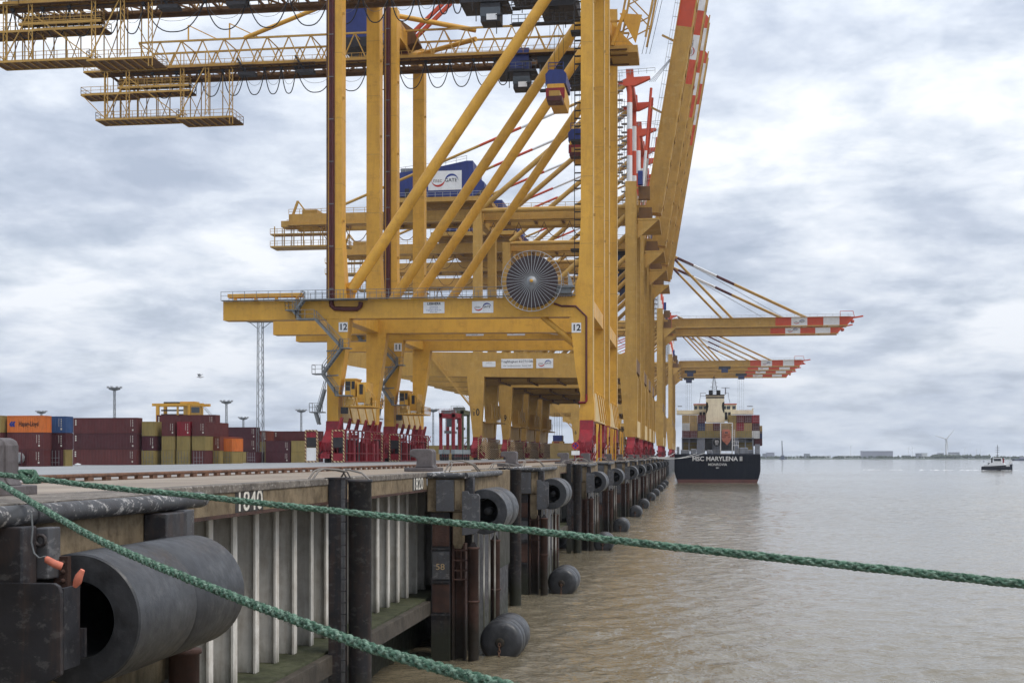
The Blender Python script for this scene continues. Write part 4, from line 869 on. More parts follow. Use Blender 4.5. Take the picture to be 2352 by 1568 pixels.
    MB().box(tx - 8.2, tx - 5.6, ty - 4.2, ty - 1.6, zc - 5.9, zc - 3.4).build('operator_cab', M['black'], tf)
    MB().box(tx - 8.25, tx - 5.55, ty - 4.25, ty - 4.2, zc - 5.2, zc - 4.0).build('cab_window', M['glass'], tf)
    MB().box(tx - 0.5, tx + 4.4, ty - 3.6, ty + 3.6, zc - 3.9, zc - 1.75).build('hoist_frame', M['black'], tf)
    ck = MB(); rn = random.Random(4)
    for k in range(34):
        x = tx + rn.uniform(-9.5, 4.0); z = zc - rn.uniform(1.0, 5.6) if x < tx - 4.5 else zc - rn.uniform(1.2, 6.5); y = ty - rn.uniform(3.4, 4.6); L1 = rn.uniform(0.8, 2.6)
        ck.bar((x, y, z), (x + (L1 if k % 2 else 0), y, z - (0 if k % 2 else L1)), 0.11)
    for z in (-4.2, -6.4): ck.box(tx - 4.0, tx + 4.2, ty - 4.6, ty - 3.5, zc + z - 0.12, zc + z); railing(ck, [(tx - 4.0, ty - 4.6, zc + z), (tx + 4.2, ty - 4.6, zc + z)], step=0.9, t=0.07)
    ck.build('trolley_frame', M['black'], tf, kind='stuff'); MB().box(tx - 7.4, tx - 6.0, ty - 4.32, ty - 4.26, zc - 5.7, zc - 4.9).build('cab_panel', M['white'], tf)
    hb = G(1282, 190, WS / 2); hx = hb.x; hz_ = hb.z
    MB().prism([(hx - 1.35, hz_ - 1.0), (hx + 1.35, hz_ - 1.0), (hx + 1.4, hz_ + 0.3), (hx + 0.9, hz_ + 0.9), (hx - 0.9, hz_ + 0.9), (hx - 1.4, hz_ + 0.3)], ty - 3.0, ty + 3.0).build('headblock', M['blue'], tf)
    ring = MB(); railing(ring, [(hx - 1.0, ty - 3, hz_ + 0.9), (hx + 1.0, ty - 3, hz_ + 0.9)], h=0.9, step=1, t=0.09); ring.build('headblock_rail', M['blue'], tf, kind='stuff')
    spd = MB().prism([(hx - 1.1, hz_ - 1.05), (hx + 1.1, hz_ - 1.05), (hx + 1.25, hz_ - 2.0), (hx + 1.1, hz_ - 3.4), (hx - 0.9, hz_ - 3.4), (hx - 1.25, hz_ - 2.2)], ty - 3.2, ty + 3.2).build('spreader', ym, tf)
    MB().box(hx - 1.3, hx + 1.2, ty - 3.3, ty - 3.205, hz_ - 3.0, hz_ - 1.6).build('spreader_panel', rm, spd)
    MB().box(hx - 0.9, hx + 1.1, ty - 6.0, ty - 3.4, hz_ - 4.0, hz_ - 3.42).build('spreader_arm', M['darkred'], spd)
    MB().box(hx - 0.6, hx + 0.8, ty - 5.9, ty - 3.21, hz_ - 3.4, hz_ - 2.7).build('spreader_arm', M['ochre'], spd)
    rp = MB()
    for dx in (-0.9, -0.3, 0.3, 0.9): rp.bar((hx + dx, ty - 2, hz_ + 0.9), (hx + dx, ty - 2, zc - 1.7), 0.045)
    rp.build('hoist_rope', M['cable'], tf, kind='stuff')
    # black access tower at the waterside legs
    ac = MB(); x0 = WL[0][0] - 1.0
    for z in range(24, 62, 1):
        if z % 7 < 6: ac.box(x0, x0 + 0.9, Y0 + 2.3, Y0 + 2.9, z, z + 0.06)
    ac.bar((x0, Y0 + 2.3, 23), (x0, Y0 + 2.3, 63), 0.09); ac.bar((x0 + 0.9, Y0 + 2.3, 23), (x0 + 0.9, Y0 + 2.3, 63), 0.09)
    for z in (27, 41, 48, 55, 62): ac.box(x0 - 0.5, x0 + 1.0, Y0 + 2.0, Y0 + 4.0, z, z + 0.25)
    ac.build('access_ladder', M['black'], r, kind='stuff')
    # raised lattice boom with hinge bracket and hoist ropes
    hx0, hz0 = xw + 2.6, zc - 0.2
    br = MB().prism([(xw + 0.6, hz0 - 0.6), (hx0 + 2.2, hz0 - 0.6), (hx0 + 2.2, hz0 + 0.5), (xw + 0.6, hz0 + 0.5)], Ym - 3.6, Ym + 3.6).build('hinge_platform', M['ochre'], r)
    MB().prism([(xw + 0.7, hz0 + 0.55), (hx0 + 1.6, hz0 + 0.55), (xw + 0.7, hz0 + 4.2)], Ym - 3.2, Ym - 2.9).build('hinge_cheek', ym, br); MB().prism([(hx0 + 1.9, hz0 + 0.8), (hx0 + 2.9, hz0 + 5.2), (hx0 - 0.6, hz0 + 5.6)], Ym - 3.4, Ym - 3.25).build('hinge_cheek', ym, br); MB().bar((xw + 0.9, Ym - 3.5, hz0 + 0.6), (hx0 + 0.2, Ym - 3.5, hz0 + 6), 0.5).build('hinge_strut', ym, br)
    al = R(79); bd = Vector((math.cos(al), 0, math.sin(al))); bn_ = Vector((-bd.z, 0, bd.x)); o0 = Vector((hx0 + 3.4, Ym, hz0 + 2)); lb = MB(); ln = 62
    for y in (-2.6, 2.6):
        for h in (0, 4.2): lb.bar(o0 + Vector((0, y, 0)) + bn_ * h, o0 + Vector((0, y, 0)) + bn_ * h + bd * ln, 0.32)
        for k in range(20):
            a_, b_ = (0, 4.2) if k % 2 else (4.2, 0)
            lb.bar(o0 + Vector((0, y, 0)) + bn_ * a_ + bd * ln * k / 20, o0 + Vector((0, y, 0)) + bn_ * b_ + bd * ln * (k + 1) / 20, 0.17)
    lb.build('boom_lattice', M['ochre'], r, kind='stuff')
    hr = MB()
    for dx in (0.0, 0.6, 1.2): hr.bar((hx0 + 2.8 + dx, Ym - 2, hz0 - 0.5), (hx0 + 9 + dx, Ym - 2, hz0 + 26), 0.07)
    hr.build('boom_hoist_rope', M['cable'], r, kind='stuff')
    return r
crane_a(165.0, '12', 'nearest yellow crane with cable reel and 12 on both leg plates', [143, 200, 258, 317, 370, 421.7, 471.7, 516.7, 638, 721.7, 803, 883, 945, 1001, 1053, 1093, 1121, 1146])
crane_a(196.7, '11', 'second yellow crane numbered 11, directly behind crane 12', [350, 405, 459, 511.7, 561.7, 608, 646.7, 680, 770, 845, 913, 978, 1033, 1088, 1136, 1175, 1197, 1213])

def crane_b(Y0, num, label, up_, house=True, trolley_x=None):
    dY = Y0 - 283.0
    def G(px, py, off=0.0): v = aY(px, py, 283.0 + off); v.y += dY; return v
    om, rm = M['ochre'], M['red']; Ym = Y0 + WS / 2; zr = -0.2
    xz = lambda L_: [(G(*p).x, G(*p).z) for p in L_]
    LL = xz([(1086, 480), (1105, 480), (1105, 812), (1112, 868), (1103, 1003), (1086, 1003), (1072, 868), (1086, 812)])
    WL = xz([(1436, 416), (1461, 416), (1461, 855), (1465, 868), (1463, 1003), (1435, 1003), (1424, 868), (1430, 850), (1436, 800)])
    xl = (LL[4][0] + LL[5][0]) / 2; xw = (WL[4][0] + WL[5][0]) / 2
    r = thing('container_crane', label, 'crane', ((xl + xw) / 2, Y0, zr), 'yellow ship to shore container cranes')
    B = xz([(797, 806), (1436, 812), (1436, 868), (935, 863), (797, 838)]); wl0 = None; ll0 = None
    apx, apz = WL[0][0] + 0.9, G(1448, 165).z; XR = WL[1][0]
    for off in (0, WS):
        l1 = MB().prism(LL, Y0 + off, Y0 + off + 2.4).build('landside_leg', om, r); l2 = MB().prism(WL, Y0 + off, Y0 + off + 2.4).build('waterside_leg', om, r)
        ll0 = ll0 or l1; wl0 = wl0 or l2
        MB().prism(B, Y0 + off + 0.1, Y0 + off + 2.3).build('portal_beam', om, r)
        se = MB()
        for z in (11.0, 26.5, 36.0, 45.5, 55.0): se.box(WL[0][0] - 0.02, XR + 0.02, Y0 + off - 0.02, Y0 + off + 2.42, z, z + 0.1)
        se.box(XR - 0.03, XR + 0.08, Y0 + off - 0.06, Y0 + off + 0.05, 22, WL[0][1]); se.build('plate_seam', om, l2, kind='stuff')
        MB().tube((LL[1][0], Y0 + off + 1.2, G(1200, 479).z), (WL[0][0], Y0 + off + 1.2, G(1200, 479).z), 0.55, 14).build('tie_tube', om, r)
        MB().tube((LL[1][0], Y0 + off + 1.2, LL[0][1] + 0.3), (apx - 0.5, Y0 + off + 1.2, apz - 2), 0.6, 14).build('diagonal_brace', om, r)
        MB().tube((LL[1][0] + 1, Y0 + off + 1.2, B[0][1]), (WL[0][0], Y0 + off + 1.2, G(1200, 500).z), 0.6, 14).build('diagonal_brace', om, r)
        zz = [WL[0][1], G(1448, 355).z, G(1448, 294).z, G(1448, 233).z, apz]
        for k in range(4): MB().tube((apx, Y0 + off + 1.2, zz[k]), (apx, Y0 + off + 1.2, zz[k + 1]), 0.58, 14).build('pylon_section', M['white'] if k % 2 == 0 else M['signal'], r)
        lad = MB()
        for k in range(12): z = zz[0] + k * (zz[4] - zz[0]) / 12; lad.box(apx - 2.9, apx - 1.4, Y0 + off, Y0 + off + 1.6, z, z + 0.12); lad.bar((apx - 2.9, Y0 + off, z), (apx - 2.9, Y0 + off, z + 1.1), 0.08); lad.bar((apx - 2.9, Y0 + off, z + 1.1), (apx - 1.4, Y0 + off, z + 1.1), 0.08)
        lad.bar((apx - 2.2, Y0 + off + 0.8, zz[0]), (apx - 2.2, Y0 + off + 0.8, zz[4]), 0.12); lad.build('pylon_ladder', M['lightgrey'], r, kind='stuff')
    hd = MB().prism([(apx - 2.4, apz - 1.9), (apx - 0.7, apz - 1.2), (apx - 0.8, apz + 0.8), (apx + 0.8, apz + 0.8), (apx + 0.9, apz - 1.0), (apx + 4.4, apz - 0.9), (apx + 4.5, apz - 1.4), (apx + 1.2, apz - 2.8), (apx - 0.6, apz - 2.9), (apx - 2.4, apz - 2.6)], Y0 + 0.6, Y0 + 1.8)
    hd.prism([(apx - 2.4, apz - 1.9), (apx - 0.7, apz - 1.2), (apx - 0.8, apz + 0.8), (apx + 0.8, apz + 0.8), (apx + 0.9, apz - 1.0), (apx + 4.4, apz - 0.9), (apx + 4.5, apz - 1.4), (apx + 1.2, apz - 2.8), (apx - 0.6, apz - 2.9), (apx - 2.4, apz - 2.6)], Y0 + WS + 0.6, Y0 + WS + 1.8).box(apx - 0.8, apx + 0.8, Y0 + 1.8, Y0 + WS + 0.6, apz - 3, apz - 1.2)
    hdo = hd.build('pylon_head', M['signal'], r); g = MB(); railing(g, [(apx - 3.4, Y0 + 0.5, apz - 0.6), (apx + 5.5, Y0 + 0.5, apz - 0.3)], step=1.5, t=0.09); g.build('railing', M['lightgrey'], hdo, kind='stuff')
    for xa, xb in ((LL[5][0], LL[4][0]), (WL[5][0], WL[4][0])):
        MB().box(xa + 0.1, xb - 0.1, Y0 + 2.4, Y0 + WS, WL[4][1] + 0.02, WL[4][1] + 3.6).build('sill_beam', M['cream'] if xa > xl + 5 else om, r)
        MB().box(xa + 0.2, xb - 0.2, Y0 + 2.4, Y0 + WS, 19.2, 22.0).build('cross_beam', M['girder'], r)  # dark brown puts the shade under the portal into the beam colour
    pdk = MB().box(LL[4][0] - 3.5, WL[5][0] - 0.6, Y0 + 2.4, Y0 + WS - 0.1, B[2][1] + 0.35, B[2][1] + 0.6).build('portal_deck', M['girder'], r)  # floor and joists added in dark brown to deepen shade under the portal
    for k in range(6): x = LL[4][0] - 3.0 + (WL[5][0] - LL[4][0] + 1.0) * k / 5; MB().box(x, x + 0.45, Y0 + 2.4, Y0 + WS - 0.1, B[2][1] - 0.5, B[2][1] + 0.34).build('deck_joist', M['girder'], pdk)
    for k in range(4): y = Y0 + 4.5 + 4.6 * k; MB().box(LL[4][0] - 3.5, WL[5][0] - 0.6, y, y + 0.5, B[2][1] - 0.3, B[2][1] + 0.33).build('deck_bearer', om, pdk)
    MB().box(WL[0][0] + 0.3, WL[1][0] - 0.3, Y0 + 2.4, Y0 + WS, WL[0][1] - 3.2, WL[0][1] - 0.3).build('top_cross_beam', om, r)
    MB().box(LL[0][0] + 0.2, LL[1][0] - 0.2, Y0 + 2.4, Y0 + WS, LL[0][1] - 2.6, LL[0][1] - 0.1).build('top_cross_beam', om, r)
    for x, s in ((xl, -1), (xw, 1)):
        for off in (1.2, WS + 1.2): bogie(r, x, Y0 + off, zr, rm, s, guard=False, cage=False)
    cg = MB(); x1 = xl + 1.7
    for xa, xb in ((xl - 2.6, xl - 1.0), (xl + 1.0, xl + 2.6)):
        y = Y0 - 3.6
        for x in (xa, xb): cg.bar((x, y, 0), (x, y, 4.6), 0.22)
        for z in (0.1, 2.3, 4.6): cg.bar((xa, y, z), (xb, y, z), 0.2)
        cg.bar((xa, y, 2.3), (xb, y, 4.6), 0.14); cg.bar((xb, y, 0.1), (xa, y, 2.3), 0.14)
        MB().box(xa + 0.2, xb - 0.2, y + 0.15, y + 1.0, 0.2, 1.5).build('guard_panel', rm, r)
    for i in range(9): MB().box(xl + 0.95, xl + 1.5, Y0 - 2.6 + 2.5 * i, Y0 - 0.9 + 2.5 * i, 0.2, 3.0 + 0.5 * (i % 3)).build('service_cabinet', M['darkred'] if i % 2 else M['girder'], r)
    for i in range(12):
        y = Y0 - 3 + 2.1 * i
        cg.bar((x1, y, 0), (x1, y, 4.4), 0.2); cg.bar((x1, y + 1.05, 0), (x1, y + 1.05, 2.3), 0.16); cg.bar((x1, y, 2.3), (x1, y + 2.1, 4.4), 0.12); cg.bar((x1, y, 4.4), (x1, y + 2.1, 4.4), 0.16); cg.bar((x1, y, 2.3), (x1, y + 2.1, 2.3), 0.14)
    cg.build('service_cage', M['hazard'], r, kind='stuff')
    st_ = MB(); xs_ = xl + 1.4
    for k in range(4):
        z0_ = 9 + 1.4 * k; st_.box(xs_, xs_ + 1.8 + 0.2 * k, Y0 + 3 + 4.0 * k, Y0 + 6 + 4.0 * k, 8.0, 8.3)
        for j in range(6): st_.bar((xs_ + 0.35 * j, Y0 + 3 + 4.0 * k, 8.3), (xs_ + 0.35 * j, Y0 + 3 + 4.0 * k, 11 + 1.6 * math.sin(j * 0.6 + k)), 0.14)
        st_.box(xs_ + 0.2, xs_ + 1.3, Y0 + 3.3 + 4.0 * k, Y0 + 5.2 + 4 * k, 9.0, 12.2)
    st_.build('service_platform', M['ochre'], r, kind='stuff')
    stairs(r, (B[3][0] + 4.2, Y0 - 0.8, B[0][1]), (xl - 0.3, Y0 - 0.8, G(1100, 945).z), 1.0, om)
    # girders, bracing and back platform
    gz0, gz1 = G(1000, 512, 7).z, G(1000, 485, 7).z; X0, X1 = G(676, 500, WS / 2).x, xw + 3.0
    for y in (Ym - 3.6, Ym + 3.6): MB().box(X0, X1, y - 0.6, y + 0.6, gz0, gz1).build('main_girder', om, r)
    fb = MB()
    for i in range(14): x = X0 + (X1 - X0) * i / 13; fb.box(x - 0.3, x + 0.3, Ym - 3.0, Ym + 3.0, gz0 + 0.3, gz0 + 1.2)
    fb.build('girder_tie', M['girder'], r, kind='stuff')
    wk = MB().box(X0, X1, Ym - 5.6, Ym - 4.2, gz0 - 0.1, gz0 + 0.05).build('girder_walkway', om, r); g = MB()
    railing(g, [(X0, Ym - 5.55, gz0), (X1, Ym - 5.55, gz0)], step=2.5, t=0.09); railing(g, [(X0, Ym - 4.2, gz1), (X1, Ym - 4.2, gz1)], step=2.5, t=0.09); g.build('railing', om, wk, kind='stuff')
    pz, p2 = G(700, 566, 8).z, G(700, 538, 8).z; px0, px1 = G(626, 566, 8).x, G(800, 566, 8).x
    pf = MB().box(px0, px1, Ym - 4, Ym + 1, pz - 0.35, pz).build('back_platform', om, r); g = MB(); railing(g, [(px0, Ym - 4, pz), (px1, Ym - 4, pz), (px1, Ym + 1, pz)], step=1.5, t=0.09); railing(g, [(px0, Ym - 4, p2), (px1, Ym - 4, p2)], step=1.5, t=0.09)
    for i in range(8): x = px0 + 1 + (px1 - px0 - 2) * i / 7; g.bar((x, Ym - 3.8, pz), (x, Ym - 3.8, gz0), 0.2); g.bar((x + 0.9, Ym - 1, pz), (x + 0.9, Ym - 1, gz0), 0.16)
    g.build('platform_hanger', om, pf, kind='stuff'); MB().box(px0, px1 - 4, Ym - 4, Ym - 1, p2 - 0.25, p2).build('back_platform', om, pf)
    hw = MB(); xh = X0 + 0.6
    hw.bar((xh, Ym - 3, gz1), (xh + 1.2, Ym - 3, gz1 + 3.2), 0.5); hw.bar((xh + 3.6, Ym - 3, gz1), (xh + 1.2, Ym - 3, gz1 + 3.2), 0.3); hw.box(xh + 2.5, xh + 6, Ym - 4, Ym + 4, gz1, gz1 + 1.0); hw.box(xh - 2.5, xh + 0.5, Ym - 4, Ym, gz0 - 0.2, gz0 + 1.2); hw.build('winch_frame', om, r, kind='stuff')
    # festoon, portal boards
    fs = MB(); n = 11; xa, xb = X0 + 8, xw - 8
    for i in range(n):
        a = xa + (xb - xa) * i / n; sp = (xb - xa) / n
        fs.path([(a + sp * k / 8, Ym - 5.9, gz0 - 0.8 - 3.4 * (1 - abs(k / 4 - 1) ** 2.4)) for k in range(9)], 0.09, 4)
    fs.bar((xa, Ym - 5.9, gz0 - 0.7), (xb, Ym - 5.9, gz0 - 0.7), 0.1); fs.build('festoon_cable', M['girder'], r, kind='stuff')
    c = G(1187.5, 834.5); c.y = Y0 + 0.095; board(r, c, 7.0, 2.05, [('Tragfähigkeit 65/77/108t', 0.72, 0.42, M['numeral'], 0.006), ('unter Lastaufnahmemittel   Baujahr 2008', 0.38, -0.5, M['numeral'], 0.0)])
    c = G(1251, 834); c.y = Y0 + 0.095; logo(r, c, 3.7, 2.05); c = G(1123, 836); c.y = Y0 + 0.095; board(r, c, 2.9, 1.2, [('GANTRY', 0.35, 0.25, M['greytext'], 0.0)])
    pxn, pyn, sz = (1093, 947, 2.15)
    c = G(pxn, pyn); text(num, sz, (c.x, Y0 - 0.012, c.z), (1, 0, 0), (0, 0, 1), M['numeral'], ll0, 'numerals', bold=0.02, sx_=0.78)
    # machinery house
    if house:
        f = [G(p, q, 4) for p, q in ((909, 398), (1000, 385), (1072, 369), (1086, 369), (1088, 400), (1112, 418), (1112, 430), (1088, 452), (909, 452))]
        hs = MB().prism([(v.x, v.z) for v in f], Y0 + 4, Y0 + 16).build('machinery_house', M['blue'], r)
        MB().box(f[0].x - 1, f[6].x + 1, Y0 + 3, Y0 + 17, f[7].z - 1.0, f[7].z - 0.02).build('house_deck', om, hs); g = MB()
        railing(g, [(f[0].x - 1, Y0 + 3.05, f[7].z), (f[6].x + 1, Y0 + 3.05, f[7].z)], step=1.6, t=0.09); railing(g, [tuple(f[0]), tuple(f[1]), tuple(f[2])], step=2, t=0.08); g.build('railing', M['lightgrey'], hs, kind='stuff')
        v = G(930, 384, 8); MB().box(v.x - 1.0, v.x + 1.8, Y0 + 8, Y0 + 11, f[0].z + 0.3, f[0].z + 1.9).build('roof_cooler', M['grey'], hs)
        c = G(1022, 414.5, 4); c.y = Y0 + 3.99; logo(hs, c, 7.6, 4.3)
        v = G(935, 432, 4); MB().box(v.x - 0.5, v.x + 0.5, Y0 + 3.93, Y0 + 3.99, f[7].z + 0.1, f[7].z + 2.2).build('house_door', M['black'], hs)
    # backstays
    for y in (Y0 + 1.2, Y0 + WS + 1.2):
        a, b = Vector((G(770, 480, 2).x, y, gz1)), Vector((apx, y, apz - 1.5)); sec = [(0, 0.50, om), (0.50, 0.64, M['signal']), (0.64, 0.80, M['white']), (0.80, 1.0, om)]
        for s0, s1, mt in sec: MB().tube(a.lerp(b, s0), a.lerp(b, s1), 0.3, 10).build('backstay', mt, r)
    # boom
    hx, hz_ = xw + 4.6, (gz0 + gz1) / 2; al = R(80.5) if up_ else 0.0; bd = Vector((math.cos(al), 0, math.sin(al))); nn = Vector((-bd.z, 0, bd.x)); BL = 73.0
    def at(s, h, y): return Vector((hx, Ym + y, hz_)) + bd * s + nn * h
    for y in (0.0,):
        segs = [(0.0, 41.5, om)] + [(41.5 + 6.3 * i, 41.5 + 6.3 * (i + 1), M['signal'] if i % 2 == 0 else M['white']) for i in range(5)]
        for s0, s1, mt in segs:
            h1 = 1.75
            q = [at(s0, -h1, y - 2.0), at(s0, h1, y - 2.0), at(s1, h1, y - 2.0), at(s1 - (3.5 if s1 > 72 else 0), -h1, y - 2.0), at(s0, -h1, y + 2.0), at(s0, h1, y + 2.0), at(s1, h1, y + 2.0), at(s1 - (3.5 if s1 > 72 else 0), -h1, y + 2.0)]
            bs = MB().add(q, [(0, 1, 2, 3), (7, 6, 5, 4), (0, 4, 5, 1), (1, 5, 6, 2), (2, 6, 7, 3), (3, 7, 4, 0)]).build('boom_section', mt, r)
            fl_ = MB(); fl_.bar(at(s0, h1, y - 2.04), at(s1, h1, y - 2.04), 0.10); fl_.bar(at(s0, -h1, y - 2.04), at(s1 - (3.5 if s1 > 72 else 0), -h1, y - 2.04), 0.10); fl_.build('boom_flange', mt, bs, kind='stuff')
            if mt is M['white'] and s0 < 50:
                logo(bs, at((s0 + s1) / 2, 0, y - 2.02), 5.6, 2.5, right=bd, upv=nn, board=False)
    hm = MB().box(xw + 1.4, hx + 1.5, Y0 + 1, Y0 + WS, gz0 - 1.6, gz0 - 1.2).build('hinge_platform', om, r); g = MB(); railing(g, [(xw + 1.4, Y0 + 1, gz0 - 1.2), (hx + 1.5, Y0 + 1, gz0 - 1.2)], step=1.2, t=0.09); g.build('railing', M['girder'], hm, kind='stuff')
    MB().box(xw + 1.6, hx - 0.2, Y0 + 3.5, Y0 + 6.5, gz0 - 1.2, gz0 + 1.6).build('hinge_machinery', M['girder'], hm); MB().box(xw + 1.5, hx - 0.6, Y0 + 2.6, Y0 + 4.0, gz1 + 0.6, gz1 + 3.4).build('boom_latch', M['girder'], hm); MB().box(xw + 1.45, xw + 2.5, Y0 + 1.2, Y0 + 2.6, gz1 + 3.5, gz1 + 6.5).build('control_cabinet', M['blue'], hm)
    MB().prism([(xw + 1.5, gz0 - 1.7), (hx + 1.2, gz0 - 1.7), (xw + 1.5, gz0 - 5.5)], Y0 + 1.0, Y0 + 1.5).build('hinge_gusset', om, hm)
    fb = MB()
    for i in range(14): fb.bar(at(2 + 5 * i, -1.78, -3.4), at(2 + 5 * i, -1.78, 3.4), 0.3)
    for y in (-3.3, 3.3): fb.bar(at(1, -1.78, y), at(70, -1.78, y), 0.35)
    wy = -3.2; fb.bar(at(1, 1.8, wy + 0.4), at(71, 1.8, wy + 0.4), 0.9, 0.12); fb.build('boom_tie', om, r, kind='stuff'); g = MB()
    for i in range(24): g.bar(at(1 + 3 * i, 1.75, wy), at(1 + 3 * i, 2.85, wy), 0.09)
    g.bar(at(1, 2.85, wy), at(72, 2.85, wy), 0.09); g.bar(at(1, 2.3, wy), at(72, 2.3, wy), 0.07); g.build('railing', M['lightgrey'], r, kind='stuff')
    tp = MB(); tp.bar(at(72.5, 1.4, -1.6), at(76, 2.0, -1.6), 0.6); tp.bar(at(67, 1.6, -2), at(67, 4.0, -2), 0.2); tp.bar(at(67, 4.0, -2), at(72, 4.0, -2), 0.2); tp.bar(at(72, 4.0, -2), at(72.6, 1.6, -2), 0.2); tp.bar(at(72, 0, -2.2), at(72, 0, 2.2), 0.9); tp.build('boom_tip', M['signal'], r, kind='stuff')
    if up_:   # folded forestays beside the boom
        for y, mt in ((Y0 + 6, M['white']), (Y0 + 14, M['white'])):
            a, b = Vector((apx + 4.5, y, apz - 2)), Vector((apx + 2.4, y, apz - 27))
            MB().tube(a, a.lerp(b, 0.55), 0.3, 8).build('forestay', M['signal'], r); MB().tube(a.lerp(b, 0.55), b, 0.3, 8).build('forestay', mt, r)
        hk = MB()
        for s in (4, 22, 38): hk.bar(at(s, 1.6, -2), at(s + 1, 4.6, -2), 0.4)
        hk.build('stay_bracket', om, r, kind='stuff'); rp = MB()
        for i in range(4): rp.bar(Vector((apx + 4 + 0.4 * i, Ym - 2, apz)), at(34, 2.0, -2 + 0.5 * i), 0.08)
        rp.build('boom_hoist_rope', M['cable'], r, kind='stuff')
    else:
        for y in (-1.7, 1.7):
            for s, cuts in ((24.5, [(0, 0.12, M['darkred']), (0.12, 1, om)]), (54.0, [(0, 0.05, om), (0.05, 0.17, M['darkred']), (0.17, 0.34, M['white']), (0.34, 0.47, M['darkred']), (0.47, 1, om)])):
                a, b = Vector((apx + 4.5, Ym + y, apz - 0.8)), at(s, 1.7, y)
                for c0, c1, mt in cuts: MB().tube(a.lerp(b, c0), a.lerp(b, c1), 0.36, 10).build('forestay', mt, r)
        rp = MB()
        for i in range(3): rp.bar(Vector((apx + 4, Ym - 1 + i, apz)), at(45, 2.0, -1 + i), 0.07)
        rp.build('boom_hoist_rope', M['lightgrey'], r, kind='stuff')
    # trolley
    tx = (xw - 7) if trolley_x is None else trolley_x
    tf = MB().box(tx - 3.4, tx + 3.4, Ym - 4.0, Ym + 4.0, gz0 - 1.6, gz0 - 0.3).build('trolley', M['black'], r)
    MB().box(tx - 1.9, tx + 1.9, Ym - 5.4, Ym - 1.8, gz0 - 3.9, gz0 - 1.6).build('operator_cab', M['cnavy'], tf)
    if trolley_x is not None and num in ('2', '1'):
        rp = MB()
        for dx in (-2.0, -1.0, 0.4, 1.6): rp.bar((tx + dx, Ym, gz0 - 1.6), (tx + dx, Ym, 16), 0.09)
        rp.build('hoist_rope', M['grey'], tf, kind='stuff')
    if num == '6':      # spreader with a box lowered between the legs
        v = G(1100, 900); hx2 = aY(1282, 1005, Y0 + 10).x; z0_ = aY(1282, 1014, Y0 + 10).z
        sb = MB().box(hx2 - 1.9, hx2 + 1.9, Ym - 3, Ym + 3, z0_ + 0.2, z0_ + 2.6).build('headblock', M['blue'], r); MB().box(hx2 - 2.3, hx2 + 2.3, Ym - 3.2, Ym + 3.2, z0_ - 1.0, z0_ + 0.18).build('spreader', om, sb); MB().box(hx2 - 1.5, hx2 + 0.8, Ym - 3.3, Ym - 3.21, z0_ - 0.9, z0_).build('spreader_panel', rm, sb)
        MB().box(hx2 - 2.0, hx2 + 2.0, Ym - 3.1, Ym + 3.1, z0_ - 5.5, z0_ - 1.02).build('lowered_box', M['darkmaroon'], sb); rp = MB()
        for dx in (-1.5, -0.5, 0.5, 1.5): rp.bar((hx2 + dx, Ym, z0_ + 2.6), (hx2 + dx, Ym, gz0 - 1), 0.1)
        rp.build('hoist_rope', M['cable'], sb, kind='stuff')
    return r
crane_b(283, '10', 'ochre crane numbered 10 with raised striped boom and blue machinery house', True)
crane_b(328, '9', 'ochre crane numbered 9 with raised boom, next behind crane 10', True)
crane_b(361, '8', 'ochre crane with raised boom between cranes 9 and 7', True)
crane_b(394, '7', 'ochre crane numbered 7, last of the cranes with raised booms', True)
crane_b(528, '6', 'ochre crane numbered 6 with the highest lowered boom', False)
crane_b(563, '5', 'ochre crane with lowered boom directly beneath the boom of crane 6', False)
crane_b(766, '4', 'far ochre crane with topmost boom of the lower cluster of four', False, trolley_x=18)
crane_b(800, '3', 'far ochre crane with second boom of the lower cluster of four', False, trolley_x=-2)
crane_b(834, '2', 'far ochre crane with third boom of the lower cluster of four', False, trolley_x=30)
crane_b(872, '1', 'farthest ochre crane with lowest boom of the lower cluster of four', False, trolley_x=-3)

